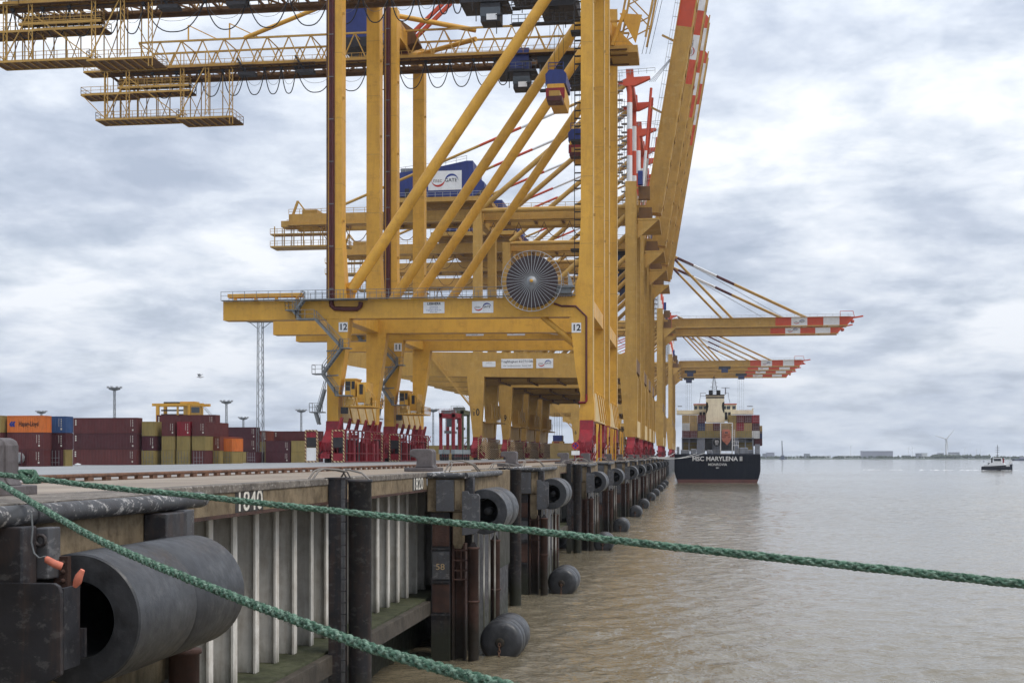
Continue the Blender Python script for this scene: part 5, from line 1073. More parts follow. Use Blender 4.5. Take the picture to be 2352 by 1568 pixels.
# ================================================================== YARD
CM = {}
def cont_mesh(key):
    L_, ori, H, col, door = key; W = 2.32 if ori == 's' else 2.44; lx, ly = (L_, W) if ori == 'x' else (W, L_)
    b = MB(); e = 0.03
    def corr(p, q, nrm):       # corrugated wall from p to q (plan), pressed inwards along nrm
        p, q = Vector((p[0], p[1], 0)), Vector((q[0], q[1], 0)); n = int((q - p).length / 0.28); vs = []; nr = Vector((nrm[0], nrm[1], 0))
        for i in range(n):
            for t, dd in ((0.0, 0.02), (0.25, 0.02), (0.5, 0.055), (0.75, 0.055)):
                c = p.lerp(q, (i + t) / n) + nr * dd; vs += [c + Vector((0, 0, 0.14)), c + Vector((0, 0, H - 0.1))]
        m = len(vs) // 2; b.add(vs, [(2 * i, 2 * i + 2, 2 * i + 3, 2 * i + 1) for i in range(m - 1)])
    corr((0.1, 0), (lx - 0.1, 0), (0, 1)); corr((lx, 0.1), (lx, ly - 0.1), (-1, 0)); corr((lx - 0.1, ly), (0.1, ly), (0, -1)); corr((0, ly - 0.1), (0, 0.1), (1, 0))
    b.box(0.02, lx - 0.02, 0.02, ly - 0.02, H - 0.06, H - 0.03)
    f = MB()
    for x in (0, lx - 0.14):
        for y in (0, ly - 0.14): f.box(x, x + 0.14, y, y + 0.14, 0, H)
    for z0, z1 in ((0.002, 0.16), (H - 0.13, H - 0.001)):
        f.box(0.14, lx - 0.14, 0.004, 0.1, z0, z1).box(0.14, lx - 0.14, ly - 0.1, ly - 0.004, z0, z1).box(0.004, 0.1, 0.14, ly - 0.14, z0, z1).box(lx - 0.1, lx - 0.004, 0.14, ly - 0.14, z0, z1)
    f.cur = 2; f.box(0.1, lx - 0.1, 0.1, ly - 0.1, -0.034, 0.0)  # black slab in the stacking gap paints the shadow line under the rail
    r = MB()
    if door:
        for i in range(2): r.box(0.16 + i * 1.07, 1.2 + i * 1.07, -0.015, 0.003, 0.18, H - 0.14)
        r.cur = 1
        for x in (0.4, 0.95, 1.5, 2.05): r.box(x - 0.025, x + 0.025, -0.06, -0.02, 0.15, H - 0.12)
        for z in (0.6, 1.3): r.box(0.3, 2.15, -0.05, -0.025, z, z + 0.05)
    return b, f, r
def container(x, y, z, L_, ori, H, col, label, door=False, marks=True, group='containers stacked in the yard'):
    t = thing('shipping_container', label, 'container', (x, y, z), group)
    key = (L_, ori, H, col, door)
    if key not in CM:
        b, f, r = cont_mesh(key); out = []
        for m_, nm in ((b, 'corrugated_body'), (f, 'frame'), (r, 'door')):
            if not m_.v: continue
            o = m_.build(nm, [M[col], M['lightgrey'] if col not in ('olive', 'tan') else M['grey'], M['numeral']], loc=(0, 0, 0)); out.append((nm, o.data)); bpy.data.objects.remove(o)
        CM[key] = out
    for nm, me in CM[key]:
        o = bpy.data.objects.new(nm, me); COL.objects.link(o); o.parent = t; ORG[o.name] = Vector((x, y, z))
    if marks and col not in ('olive', 'tan', 'cwhite', 'orange'):
        lx = L_ if ori == 'x' else 2.44; mk = MB(); rx = x + lx - (0.85 if ori == 'x' else 0.45)
        for k in range(5): mk.box(rx, rx + 0.13, y - 0.012, y - 0.006, z + H - 0.55 - 0.27 * k, z + H - 0.40 - 0.27 * k)
        mk.box(rx - 0.35, rx - 0.3, y - 0.012, y - 0.006, z + H - 1.6, z + H - 0.35); mk.box(rx - 0.05, rx + 0.2, y - 0.012, y - 0.006, z + 0.45, z + 0.75)
        mk.build('marking', M['mark'], t, kind='stuff')
        if ori == 'x' and L_ > 10:
            for k in range(3): MB().box(x + 0.35, x + 0.62, y - 0.012, y - 0.006, z + H - 0.62 - 0.36 * k, z + H - 0.36 - 0.36 * k).build('marking', M['mark'], t)
    return t
CN = {'maroon': 'maroon', 'maroonb': 'maroon', 'maroonc': 'maroon', 'darkmaroon': 'dark maroon', 'olive': 'olive yellow', 'orange': 'orange', 'cblue': 'blue', 'cred': 'bright red', 'rustred': 'rust red', 'cgrey': 'blue grey', 'cwhite': 'white', 'cnavy': 'navy', 'tan': 'tan'}
LV = ['bottom', 'second', 'third', 'topmost']
def column(px, Y, ori, L_, H, cols, where, doors=(), z0=None, short=False):
    x = aY(px, 1060, Y).x; zb = gz(x); out = []
    for i, c in enumerate(cols):
        if c is None: continue
        nm = 'forty foot' if L_ > 10 else 'twenty foot'
        lvl = 'topmost' if i == len(cols) - 1 else LV[i]
        out.append(container(x + 0.03 * ((i * 7) % 3 - 1), Y + 0.04 * ((i * 5) % 3 - 1), zb + i * (H + 0.035), L_, ori, H, c, f'{CN[c]} {nm} container, {lvl} in stack {where}', door=(i in doors)))
    return out
column(-82, 189, 'x', 6.06, 2.6, ['maroon', 'maroon', 'olive'], 'at the far left edge')
hl_ = column(16, 190, 'x', 6.06, 2.6, ['maroon', 'maroon', 'orange'], 'under the orange one')
o = hl_[2]; o['label'] = 'orange container with blue emblem and Hapag-Lloyd lettering on its side'
ox = ORG[o.name]; text('Hapag-Lloyd', 1.05, (ox.x + 3.55, ox.y - 0.02, ox.z + 1.3), (1, 0, 0), (0, 0, 1), M['numeral'], o, 'lettering', bold=0.018, sx_=0.62)
em = MB()
for k in range(2):
    a = 0.35 + 0.42 * k; em.add([(ox.x + a, ox.y - 0.02, ox.z + 1.25), (ox.x + a + 0.3, ox.y - 0.02, ox.z + 1.7), (ox.x + a + 0.65, ox.y - 0.02, ox.z + 1.7), (ox.x + a + 0.4, ox.y - 0.02, ox.z + 1.3), (ox.x + a + 0.55, ox.y - 0.02, ox.z + 0.9), (ox.x + a + 0.2, ox.y - 0.02, ox.z + 0.9)], [(0, 1, 2, 3), (0, 3, 4, 5)])
em.build('emblem', M['bluetext'], o)
tk = MB().tube((ox.x + 2.2, ox.y - 1.6, gz(ox.x) + 1.3), (ox.x + 2.2, ox.y - 0.3, gz(ox.x) + 1.3), 0.9, 18)
tkt = thing('tank_container', 'silver tank end standing before the maroon container under the orange one', 'tank', (ox.x + 2.2, ox.y - 1.6, gz(ox.x))); tk.build('tank_shell', M['lightgrey'], tkt)
tf_ = MB()
for dx in (-1.1, 1.1):
    for dy in (-1.7, -0.3): tf_.bar((ox.x + 2.2 + dx, ox.y + dy, gz(ox.x)), (ox.x + 2.2 + dx, ox.y + dy, gz(ox.x) + 2.5), 0.12)
for z in (0.1, 2.45):
    tf_.bar((ox.x + 1.1, ox.y - 1.7, gz(ox.x) + z), (ox.x + 3.3, ox.y - 1.7, gz(ox.x) + z), 0.12)
tf_.build('tank_frame', M['darkmaroon'], tkt, kind='stuff')
column(68, 194.2, 'x', 6.06, 2.6, ['olive', 'darkmaroon', 'cblue'], 'topped by the blue one')
column(108, 193.4, 'y', 0.7, 2.6, ['darkmaroon'], 'below the blue one, doors facing us', doors=(0,))
column(168, 225, 'x', 12.19, 2.83, ['maroonc', 'maroonb', 'maroon'], 'of three long maroon ones')
column(325.5, 226, 'y', 12.19, 2.6, ['olive', 'darkmaroon', 'olive'], 'right of the long maroon stack', doors=(0,))
column(371, 227, 'y', 12.19, 2.6, ['olive', 'olive', 'maroon'], 'left of the bright red container', doors=(0,))
column(406, 227.4, 'y', 12.19, 2.6, ['olive', 'olive', 'cred'], 'topped by the bright red one', doors=(0,))
column(441, 227.8, 'y', 12.19, 2.6, ['maroon', 'olive', 'maroon'], 'right of the bright red container', doors=(0,))
column(476, 232, 'y', 12.19, 2.6, ['olive', 'rustred'], 'topped by the rust red one', doors=(0,))
column(504, 234, 'y', 6.06, 2.4, ['olive', 'orange'], 'topped by the small orange one', doors=(0,))
column(360, 246, 'x', 12.19, 2.40, ['maroon', 'maroon', 'maroon', 'maroon'], 'behind, under the yellow straddle carrier')
column(478, 303, 'x', 12.19, 2.83, ['darkmaroon', 'maroonb', 'darkmaroon'], 'left of the lattice mast')
column(533, 296, 'y', 6.06, 2.6, ['cgrey'], 'low before the dark maroon ones', doors=(0,))
column(548, 296, 'y', 6.06, 2.6, ['olive'], 'low between blue grey and maroon doors')
column(566, 296, 'y', 6.06, 2.6, ['darkmaroon'], 'low at the foot of the lattice mast', doors=(0,))
column(590, 312, 'y', 6.06, 2.6, ['olive', 'olive', 'rustred'], 'right behind the lattice mast')
column(610, 300, 'x', 6.06, 2.6, ['darkmaroon', 'darkmaroon'], 'just right of the lattice mast')
column(629, 318, 'x', 12.19, 2.6, ['darkmaroon', 'maroon', 'maroon'], 'ending at crane 12 leg')
column(669, 300, 'x', 6.06, 2.6, ['olive', 'olive'], 'beside crane 12 leg')
for k, (px, cs) in enumerate([(905, ['olive', 'olive']), (960, ['tan', 'olive']), (1015, ['olive', 'maroon']), (1120, ['olive', 'olive']), (1200, ['tan', 'olive']), (1262, ['olive', 'tan'])]):
    column(px, 440, 'x', 12.19, 2.6, cs, f'under the cranes, {ORD[k]} from crane 11')

# ---- light masts
def lamp_mast(px, ytop, Y, label, w=0.9, floods=True):
    b = aY(px, 1060, Y); x = b.x; z0 = gz(x); zt = aY(px, ytop, Y).z
    t = thing('floodlight_mast', label, 'light mast', (x, Y, z0), 'floodlight masts in the yard'); m_ = MB()
    for sx_, sy in ((-1, -1), (1, -1), (1, 1), (-1, 1)): m_.bar((x + sx_ * w * 0.62, Y + sy * w * 0.62, z0), (x + sx_ * w * 0.45, Y + sy * w * 0.45, zt), 0.13)
    n = int((zt - z0) / 1.5)
    for i in range(n):
        za, zb = z0 + (zt - z0) * i / n, z0 + (zt - z0) * (i + 1) / n; s = 1 if i % 2 else -1; h = w * 0.52
        m_.bar((x - s * h, Y - h, za), (x + s * h, Y - h, zb), 0.07); m_.bar((x + h, Y - s * h, za), (x + h, Y + s * h, zb), 0.07)
    m_.build('lattice_shaft', M['grey'], t, kind='stuff')
    if floods:
        c = MB().lathe((x, Y, 0), [(zt - 0.6, 0.6), (zt - 0.2, 1.9), (zt + 0.4, 2.1), (zt + 0.5, 0.3)], 'z', 12, False).build('lamp_ring', M['grey'], t)
        for k in range(8):
            a = 2 * math.pi * k / 8; q = Vector((x + 2.3 * math.cos(a), Y + 2.3 * math.sin(a), zt + 0.3)); MB().box(q.x - 0.35, q.x + 0.35, q.y - 0.3, q.y + 0.3, q.z, q.z + 0.55).build('floodlight', M['lightgrey'], t)
    return t
lamp_mast(263, 893, 430, 'floodlight mast rising behind the long maroon containers', 0.55)
lamp_mast(520, 924, 500, 'floodlight mast left of the tall lattice mast', 0.6)
lamp_mast(95, 947, 560, 'floodlight mast head peeping over the orange container', 0.6)
lamp_mast(559, 961, 600, 'low floodlight mast head just left of the tall lattice mast', 0.6)
lamp_mast(692, 944, 560, 'floodlight mast between lattice mast and crane 12', 0.55)
lamp_mast(995, 943, 560, 'floodlight mast seen right of crane 11 leg', 0.5)
bm = lamp_mast(598, 700, 300, 'tall lattice mast standing behind the dark maroon containers', 1.15, False); bm['group'] = 'tall lattice mast'
del bm['group']
b = aY(598, 740, 300); v_ = MB()
for s in (-1, 1): v_.bar((b.x + 0.6 * s, 300, b.z - 1.5), (b.x + 2.6 * s, 300, b.z), 0.13)
v_.box(b.x - 3, b.x + 3, 299, 301, b.z + 0.0, b.z + 0.3); v_.build('top_platform', M['grey'], bm)

# ---- straddle carriers
def straddle(px, Y, wd, ht, mt, label, ln=8.5):
    x = aY(px, 1055, Y).x; z0 = gz(x); t = thing('straddle_carrier', label, 'straddle carrier', (x, Y, z0), 'straddle carriers')
    for sx_ in (-1, 1):
        xx = x + sx_ * (wd / 2 - 0.3)
        ch = MB().box(xx - 0.35, xx + 0.35, Y, Y + ln, z0 + 1.3, z0 + 2.2).build('side_chassis', M['cgrey'], t)
        for k in range(4):
            y = Y + 0.9 + k * (ln - 1.8) / 3; MB().lathe((xx, y, z0 + 0.7), [(-0.25, 0), (-0.25, 0.66), (-0.18, 0.7), (0.18, 0.7), (0.25, 0.66), (0.25, 0)], 'x', 16, False).build('wheel', M['black'], ch)
            MB().box(xx - 0.3, xx + 0.3, y - 0.15, y + 0.15, z0 + 0.7, z0 + 1.5).build('wheel_fork', M['red'], ch)
        for y in (Y + 0.5, Y + ln - 0.5): MB().box(xx - 0.28, xx + 0.28, y - 0.35, y + 0.35, z0 + 2.2, z0 + ht).build('leg', mt, t)
    tp = MB().box(x - wd / 2, x + wd / 2, Y, Y + 0.8, z0 + ht - 0.9, z0 + ht).box(x - wd / 2, x + wd / 2, Y + ln - 0.8, Y + ln, z0 + ht - 0.9, z0 + ht).box(x - wd / 2, x - wd / 2 + 0.6, Y, Y + ln, z0 + ht - 0.7, z0 + ht + 0.2).box(x + wd / 2 - 0.6, x + wd / 2, Y, Y + ln, z0 + ht - 0.7, z0 + ht + 0.2).build('top_frame', mt, t)
    MB().box(x - wd / 2 + 0.2, x + wd / 2 - 0.2, Y + 1.4, Y + 3.6, z0 + ht + 0.02, z0 + ht + 0.8).build('engine_deck', M['grey'], tp)
    MB().box(x - 0.2, x + wd / 2 - 0.35, Y + 0.9, Y + 2.3, z0 + ht - 2.6, z0 + ht - 0.95).build('cab', M['glass'], tp)
    sp = MB().box(x - wd / 2 + 0.9, x + wd / 2 - 0.9, Y + 1, Y + ln - 1, z0 + ht - 3.9, z0 + ht - 3.4); 
    for dx in (-0.6, 0.6): sp.bar((x + dx, Y + 2, z0 + ht - 3.4), (x + dx, Y + 2, z0 + ht - 0.8), 0.08)
    sp.build('spreader', M['grey'], t); g = MB(); railing(g, [(x - wd / 2, Y, z0 + ht + 0.2), (x + wd / 2, Y, z0 + ht + 0.2)], h=0.8, step=0.9, t=0.06); g.build('railing', mt, tp, kind='stuff')
    return t
straddle(1026, 259, 3.2, 9.4, M['red'], 'red straddle carrier standing between cranes 11 and 10')
straddle(1050, 270, 2.6, 10.4, M['sgreen'], 'dark green straddle carrier just left of crane 10')
def straddle_yellow():
    Y = 262; a, b = aY(352, 930, Y), aY(462, 930, Y); z0 = gz(a.x); t = thing('straddle_carrier', 'yellow straddle carrier top showing above the stacked containers', 'straddle carrier', (a.x, Y, z0), 'straddle carriers')
    zt = aY(400, 926, Y).z; lo = aY(400, 960, Y).z; X0, X1 = a.x + 1.0, b.x - 0.6
    for x in (X0, X0 + 7.0):
        for y in (Y, Y + 4): MB().box(x - 0.3, x + 0.3, y - 0.3, y + 0.3, z0, zt).build('leg', M['yellow'], t)
    tp = MB().box(X0 - 1.2, X1 + 1.0, Y - 0.2, Y + 0.6, zt - 0.55, zt).box(X0 - 1.2, X1 + 1.0, Y + 3.6, Y + 4.4, zt - 0.55, zt).build('top_frame', M['yellow'], t)
    MB().box(X0 + 1, X0 + 4.2, Y + 0.7, Y + 3.5, zt - 0.2, zt + 0.35).build('hoist', M['black'], tp); MB().box(X0 + 4.6, X0 + 7.8, Y + 0.7, Y + 3.5, zt - 0.4, zt + 0.4).build('engine_deck', M['yellow'], tp)
    MB().box(X0 + 0.6, X0 + 6.5, Y + 0.3, Y + 1.0, zt - 1.6, zt - 1.3).box(X0 + 0.6, X0 + 6.5, Y + 0.3, Y + 1.0, zt - 2.6, zt - 2.2).build('spreader_beam', M['black'], t)
    MB().box(X0 + 7.4, X0 + 9.4, Y - 0.3, Y + 1.6, zt - 2.8, zt - 0.6).build('cab', M['ochre'], t); MB().box(X0 + 7.5, X0 + 9.3, Y - 0.33, Y - 0.305, zt - 2.0, zt - 0.8).build('cab_window', M['glass'], t)
    MB().box(X0 + 4.2, X0 + 4.6, Y - 0.15, Y + 0.1, zt - 3.5, zt - 0.6).box(X0 + 5.6, X0 + 7.2, Y + 0.1, Y + 1.2, zt - 2.4, zt - 0.56).build('hydraulics', M['ochre'], t)
    s_ = MB(); p = Vector((X1 + 1.0, Y, zt - 0.8))
    for k in range(10): q = p + Vector((0.32 * k, 0, -0.36 * k)); s_.box(q.x - 0.1, q.x + 0.3, Y, Y + 0.7, q.z, q.z + 0.05)
    s_.bar(p, p + Vector((3.2, 0, -3.6)), 0.1); s_.bar(p + Vector((0.5, 0, 0)), p + Vector((3.7, 0, -3.6)), 0.07); s_.build('stair_flight', M['lightgrey'], t, kind='stuff')
straddle_yellow()

# ---- sign, gulls
sx0 = aY(1322, 1023, 132.0); sg = thing('no_stopping_sign', 'round blue no stopping sign with red cross on the quay edge', 'sign', (sx0.x, 132, 0))
MB().tube((sx0.x, 132.05, 0), (sx0.x, 132.05, sx0.z + 0.4), 0.04, 8).build('post', M['grey'], sg)
dsc = MB().lathe((sx0.x, 132, sx0.z), [(0.0, 0.0), (-0.02, 0.0), (-0.02, 0.30)], 'y', 24).build('disc', mat('sign_blue', (0.02, 0.04, 0.30), 0.5), sg)
rg = MB().lathe((sx0.x, 132, sx0.z), [(-0.03, 0.29), (-0.03, 0.40), (0.02, 0.40)], 'y', 24, False)
for s in (-1, 1): rg.bar((sx0.x - 0.24, 131.965, sx0.z - 0.24 * s), (sx0.x + 0.24, 131.965, sx0.z + 0.24 * s), 0.02, 0.09)
rg.build('red_cross', M['redtext'], dsc)
pl2 = MB().box(sx0.x - 0.42, sx0.x + 0.42, 131.97, 132.0, sx0.z - 0.95, sx0.z - 0.52).build('supplementary_plate', M['white'], sg)
def gull(p, s, fly, label):
    t = thing('gull', label, 'bird', p); p = Vector(p)
    m_ = MB().lathe(p + Vector((0, 0, 0.17 * s)), [(-0.28 * s, 0.01), (-0.2 * s, 0.05 * s), (0, 0.1 * s), (0.14 * s, 0.08 * s), (0.2 * s, 0.05 * s), (0.27 * s, 0.055 * s), (0.33 * s, 0.02), (0.38 * s, 0.0)], 'x', 10); m_.build('body', M['white'], t)
    w_ = MB()
    for sg_ in (-1, 1):
        q = p + Vector((0, 0, 0.2 * s))
        if fly: w_.add([q + Vector((0.1 * s, 0, 0)), q + Vector((0.15 * s, 0.3 * sg_ * s, 0.2 * s)), q + Vector((-0.1 * s, 0.75 * sg_ * s, 0.12 * s)), q + Vector((-0.12 * s, 0.3 * sg_ * s, 0.18 * s)), q + Vector((-0.12 * s, 0, 0))], [(0, 1, 3, 4), (1, 2, 3)])
        else: w_.add([q + Vector((0.12 * s, 0.08 * sg_ * s, 0)), q + Vector((-0.3 * s, 0.04 * sg_ * s, 0.02)), q + Vector((0, 0.1 * sg_ * s, -0.08 * s))], [(0, 1, 2)])
    w_.build('wing', M['lightgrey'], t)
    if not fly: MB().bar(p, p + Vector((0, 0, 0.1 * s)), 0.02).build('leg', M['orange'], t)
g_ = aZ(178, 1074, -0.75); gull(Vector((g_.x, g_.y, gz(g_.x))), 1.3, False, 'white gull standing on the paving before the containers')
gull(aY(459, 870, 120), 1.2, True, 'small gull flying in the sky above the containers')

# ================================================================== SHIP
YS = 397.0
def S(px, py, off=0.0): return aY(px, py, YS + off)
zk = WZ; zd = S(1650, 1042).z
sp_ = thing('container_ship', 'black hulled container ship moored stern towards us at the quay', 'ship', (S(1648, 1100).x, YS, WZ))
st_out = [(S(1549, 1042).x, zd), (S(1747, 1042).x, zd), (S(1747, 1080).x, S(1747, 1082).z), (S(1744, 1093).x, S(1744, 1095).z), (S(1738, 1107).x, WZ - 0.4), (S(1558, 1107).x, WZ - 0.4), (S(1552, 1095).x, S(1552, 1095).z), (S(1549, 1082).x, S(1549, 1082).z)]
MB().prism(st_out, YS, YS + 175).build('hull', M['hull'], sp_, bevel=0.3)
zb_ = S(1650, 1100.5).z; MB().prism([(S(1741.5, 1100).x, zb_), (S(1738, 1107).x, WZ - 0.3), (S(1558, 1107).x, WZ - 0.3), (S(1555, 1100).x, zb_)], YS - 0.03, YS + 1.2).build('boot_topping', M['boot'], sp_)
text('MSC MARYLENA II', 1.85, S(1647.5, 1053.5) + Vector((0, -0.03, 0)), (1, 0, 0), (0, 0, 1), M['white'], sp_, 'ship_name', bold=0.02, sx_=1.0)
text('MONROVIA', 1.05, S(1648, 1066.5) + Vector((0, -0.03, 0)), (1, 0, 0), (0, 0, 1), M['white'], sp_, 'home_port', bold=0.008)
text('IMO', 0.5, S(1648, 1074) + Vector((0, -0.03, 0)), (1, 0, 0), (0, 0, 1), M['white'], sp_, 'registry_mark', bold=0.02)
def sbox(x0, x1, y0, y1, o0, o1, nm, mt, par=None, **kw):
    a, b = S(x0, y1, o0), S(x1, y0, o0); return MB().box(a.x, b.x, YS + o0, YS + o1, a.z, b.z).build(nm, mt, par or sp_, **kw)
def cx(v): return 1528.3 + v * 0.1562
def cy(v): return 863.3 + v * 0.1562
# aft deck: grey pillars, winches, rails
for a, b in ((240, 256), (340, 356), (1168, 1186), (1278, 1296)): sbox(cx(a), cx(b), cy(915), cy(1145), 9, 10, 'lashing_pillar', M['deckgrey'])
for a, b in ((462, 582), (692, 812), (1020, 1075)): sbox(cx(a), cx(b), cy(915), cy(1145), 8.6, 10, 'bulkhead', M['deckgrey'])
sbox(cx(236), cx(1300), cy(905), cy(916), 8.4, 10.2, 'lashing_bridge', M['deckgrey'])
for z in (965, 1015): sbox(cx(250), cx(1290), cy(z), cy(z + 6), 9.2, 9.6, 'cell_rail', M['deckgrey'])
for a, b, z in ((225, 350, 1085), (1085, 1215, 1050), (1210, 1290, 1085), (370, 460, 1070), (610, 690, 1090)): sbox(cx(a), cx(b), cy(z), cy(1145), 3, 6, 'mooring_winch', M['deckgrey'], bevel=0.2)
sbox(cx(165), cx(205), cy(1040), cy(1145), 2, 4, 'fairlead_house', M['deckgrey']); sbox(cx(1320), cx(1390), cy(1000), cy(1145), 2, 4, 'fairlead_house', M['deckgrey'])
g = MB(); railing(g, [S(1552, 1042, 0.4), S(1745, 1042, 0.4)], h=1.2, step=1.6, t=0.07); g.build('railing', M['lightgrey'], sp_, kind='stuff')
lg = S(cx(757), cy(975), 8.5); dk_ = MB().lathe((lg.x, lg.y - 0.02, lg.z), [(0, 1.15), (-0.05, 1.15), (-0.05, 0.0)], 'y', 24, False).build('funnel_mark_disc', M['numeral'], sp_)
text('m', 1.5, lg + Vector((0, -0.12, 0.38)), (1, 0, 0), (0, 0, 1), M['white'], dk_, 'lettering', bold=0.05); text('sc', 1.1, lg + Vector((0, -0.12, -0.42)), (1, 0, 0), (0, 0, 1), M['white'], dk_, 'lettering', bold=0.05)
# accommodation and bridge
sbox(cx(250), cx(1290), cy(690), cy(1100), 30, 42, 'deckhouse', M['deckgrey'])
sbox(cx(165), cx(1295), cy(498), cy(562), 26, 32, 'bridge_wing', M['shipwhite'])
for a, b in ((165, 175), (1285, 1295)): sbox(cx(a), cx(b), cy(470), cy(498), 26, 32, 'wing_bulwark', M['shipwhite'])
wh = sbox(cx(418), cx(1045), cy(418), cy(500), 27.2, 36, 'wheelhouse', M['shipwhite']); sbox(cx(412), cx(1050), cy(404), cy(419), 26.9, 36.2, 'wheelhouse_roof', M['signal'], wh)
for a, b in ((490, 548), (560, 600), (862, 892), (902, 955), (425, 470), (985, 1035)): sbox(cx(a), cx(b), cy(440), cy(488), 27.1, 27.18, 'window', M['glass'], wh)
for a, b in ((488, 600), (862, 972)):
    tw = sbox(cx(a), cx(b), cy(500), cy(665), 24, 26, 'stair_tower', M['shipwhite'])
    sbox(cx(a + 12), cx((a + b) / 2 - 6), cy(530), cy(640), 23.9, 23.98, 'opening', M['black'], tw); sbox(cx((a + b) / 2 + 6), cx(b - 12), cy(530), cy(640), 23.9, 23.98, 'opening', M['black'], tw)
fz = [(597, 680), (870, 680), (862, 560), (838, 500), (828, 440), (838, 390), (866, 375), (866, 285), (597, 285), (597, 375), (625, 390), (634, 440), (625, 500), (602, 560)]
fn = MB().prism([(S(cx(a), cy(b), 20).x, S(cx(a), cy(b), 20).z) for a, b in fz], YS + 20, YS + 25).build('funnel', M['shipwhite'], sp_)
sbox(cx(592), cx(872), cy(270), cy(285), 19.7, 25.3, 'funnel_cap', M['numeral'], fn); sbox(cx(596), cx(868), cy(305), cy(326), 19.96, 25.05, 'funnel_band', M['numeral'], fn)
for a, b in ((600, 634), (830, 868)): sbox(cx(a), cx(b), cy(375), cy(530), 21.5, 25.5, 'funnel_recess', M['numeral'], fn)
for c_ in (668, 780):
    q = S(cx(c_), cy(270), 22); MB().tube((q.x, q.y, q.z), (q.x, q.y, q.z + 1.3), 0.65, 14).build('exhaust', M['numeral'], fn)
ms = MB(); q0 = S(cx(722), cy(250), 30); qt = S(cx(714), cy(5), 30)
for s in (-1, 1): ms.bar(q0 + Vector((0.9 * s, 0, 0)), qt + Vector((0.15 * s, 0, 0)), 0.16)
for k in range(8): c_ = q0.lerp(qt, k / 8); w_ = 0.9 * (1 - k / 9); ms.bar(c_ + Vector((-w_ - (0.7 if k % 2 else 0), 0, 0)), c_ + Vector((w_ + (0.7 if k % 2 else 0), 0, 0)), 0.09); ms.bar(c_ + Vector((-w_, 0, 0)), c_ + Vector((w_, 0, 1.0)), 0.08)
ms.build('signal_mast', M['black'], sp_, kind='stuff'); ms = MB()
q0, qt = S(cx(884), cy(270), 29), S(cx(884), cy(172), 29); ms.bar(q0, qt, 0.35); ms.bar(qt + Vector((-1.3, 0, 0)), qt + Vector((1.3, 0, 0)), 0.18)
for a, b, c_, d_ in ((515, 250, 515, 300), (515, 250, 600, 250), (928, 250, 928, 300), (870, 250, 928, 250), (515, 300, 500, 400), (928, 300, 950, 400), (515, 290, 600, 290)): ms.bar(S(cx(a), cy(b), 28), S(cx(c_), cy(d_), 28), 0.13)
ms.build('radar_mast', M['deckgrey'], sp_, kind='stuff')
for a, b in ((180, 245), (1200, 1285)): sbox(cx(a), cx(b), cy(438), cy(450), 27, 28, 'bridge_light_bar', M['deckgrey'])
# lifeboat in its frame
fb = MB(); X_ = [S(cx(v), cy(690), 4).x for v in (812, 985)]; zt_, zl_ = S(1650, cy(690), 4).z, zd
for x in X_: fb.bar((x, YS + 4, zl_), (x, YS + 4, zt_), 0.28); fb.bar((x, YS + 4, zt_), (x, YS + 12, zt_ - 1), 0.2)
fb.bar((X_[0], YS + 4, zt_), (X_[1], YS + 4, zt_), 0.28); fb.bar((X_[0], YS + 3, zl_ + 0.15), (X_[1], YS + 3, zl_ + 0.15), 0.25)
fb.build('lifeboat_frame', M['white'], sp_); g = MB()
for a in (990, 1018): g.bar(S(cx(a), cy(785), 5), S(cx(a), cy(1145), 5), 0.1)
for k in range(9): g.bar(S(cx(990), cy(800 + 26 * k), 5), S(cx(1018), cy(800 + 26 * k), 5), 0.07)
for k in range(4): g.bar(S(cx(990 + 28 * k), cy(960), 5), S(cx(990 + 28 * k), cy(1015), 5), 0.08)
g.bar(S(cx(985), cy(1018), 5), S(cx(1080), cy(1018), 5), 0.16); g.bar(S(cx(985), cy(962), 5), S(cx(1080), cy(962), 5), 0.09); g.bar(S(cx(1076), cy(1015), 5), S(cx(1076), cy(1145), 5), 0.14); g.build('access_stair', M['white'], sp_, kind='stuff')
lo = [(835, 790), (850, 783), (925, 783), (948, 792), (962, 850), (962, 935), (945, 970), (912, 1012), (900, 1016), (878, 985), (838, 955), (828, 925), (828, 850)]
lp = [S(cx(a), cy(b), 5) for a, b in lo]; lbo = MB().prism([(v.x, v.z) for v in lp], YS + 4.6, YS + 7.4).build('lifeboat', M['lifeboat'], sp_, bevel=0.25)
def lbx(a0, a1, b0, b1, o0, o1, nm, mt): a, b = S(cx(a0), cy(b1), 5), S(cx(a1), cy(b0), 5); MB().box(a.x, b.x, YS + o0, YS + o1, a.z, b.z).build(nm, mt, lbo)
lbx(862, 930, 812, 858, 4.1, 4.62, 'lifeboat_canopy', M['lifeboat']); lbx(874, 918, 822, 840, 4.05, 4.12, 'lifeboat_window', M['glass']); lbx(832, 958, 895, 901, 4.5, 4.62, 'grab_line', M['rustred']); lbx(885, 915, 862, 960, 4.4, 4.62, 'keel_strip', M['lifeboat'])
# mooring lines
for k, (p, q) in enumerate(((S(1556, 1036, 2), Vector((-11.4, 366, 0.6))), (S(1620, 1040, 1), Vector((-11.4, 331, 0.5))), (S(1600, 1041, 1), Vector((-11.4, 331, 0.4))))):
    ln_ = MB().path([p.lerp(q, t / 8) - Vector((0, 0, 1.0 * math.sin(math.pi * t / 8))) for t in range(9)], 0.07, 5)
    ln_.build('mooring_line', M['cwhite'], label=f'pale stern mooring line of the container ship, {ORD[k]} from the quay', cat='mooring line', group='stern lines of the ship')
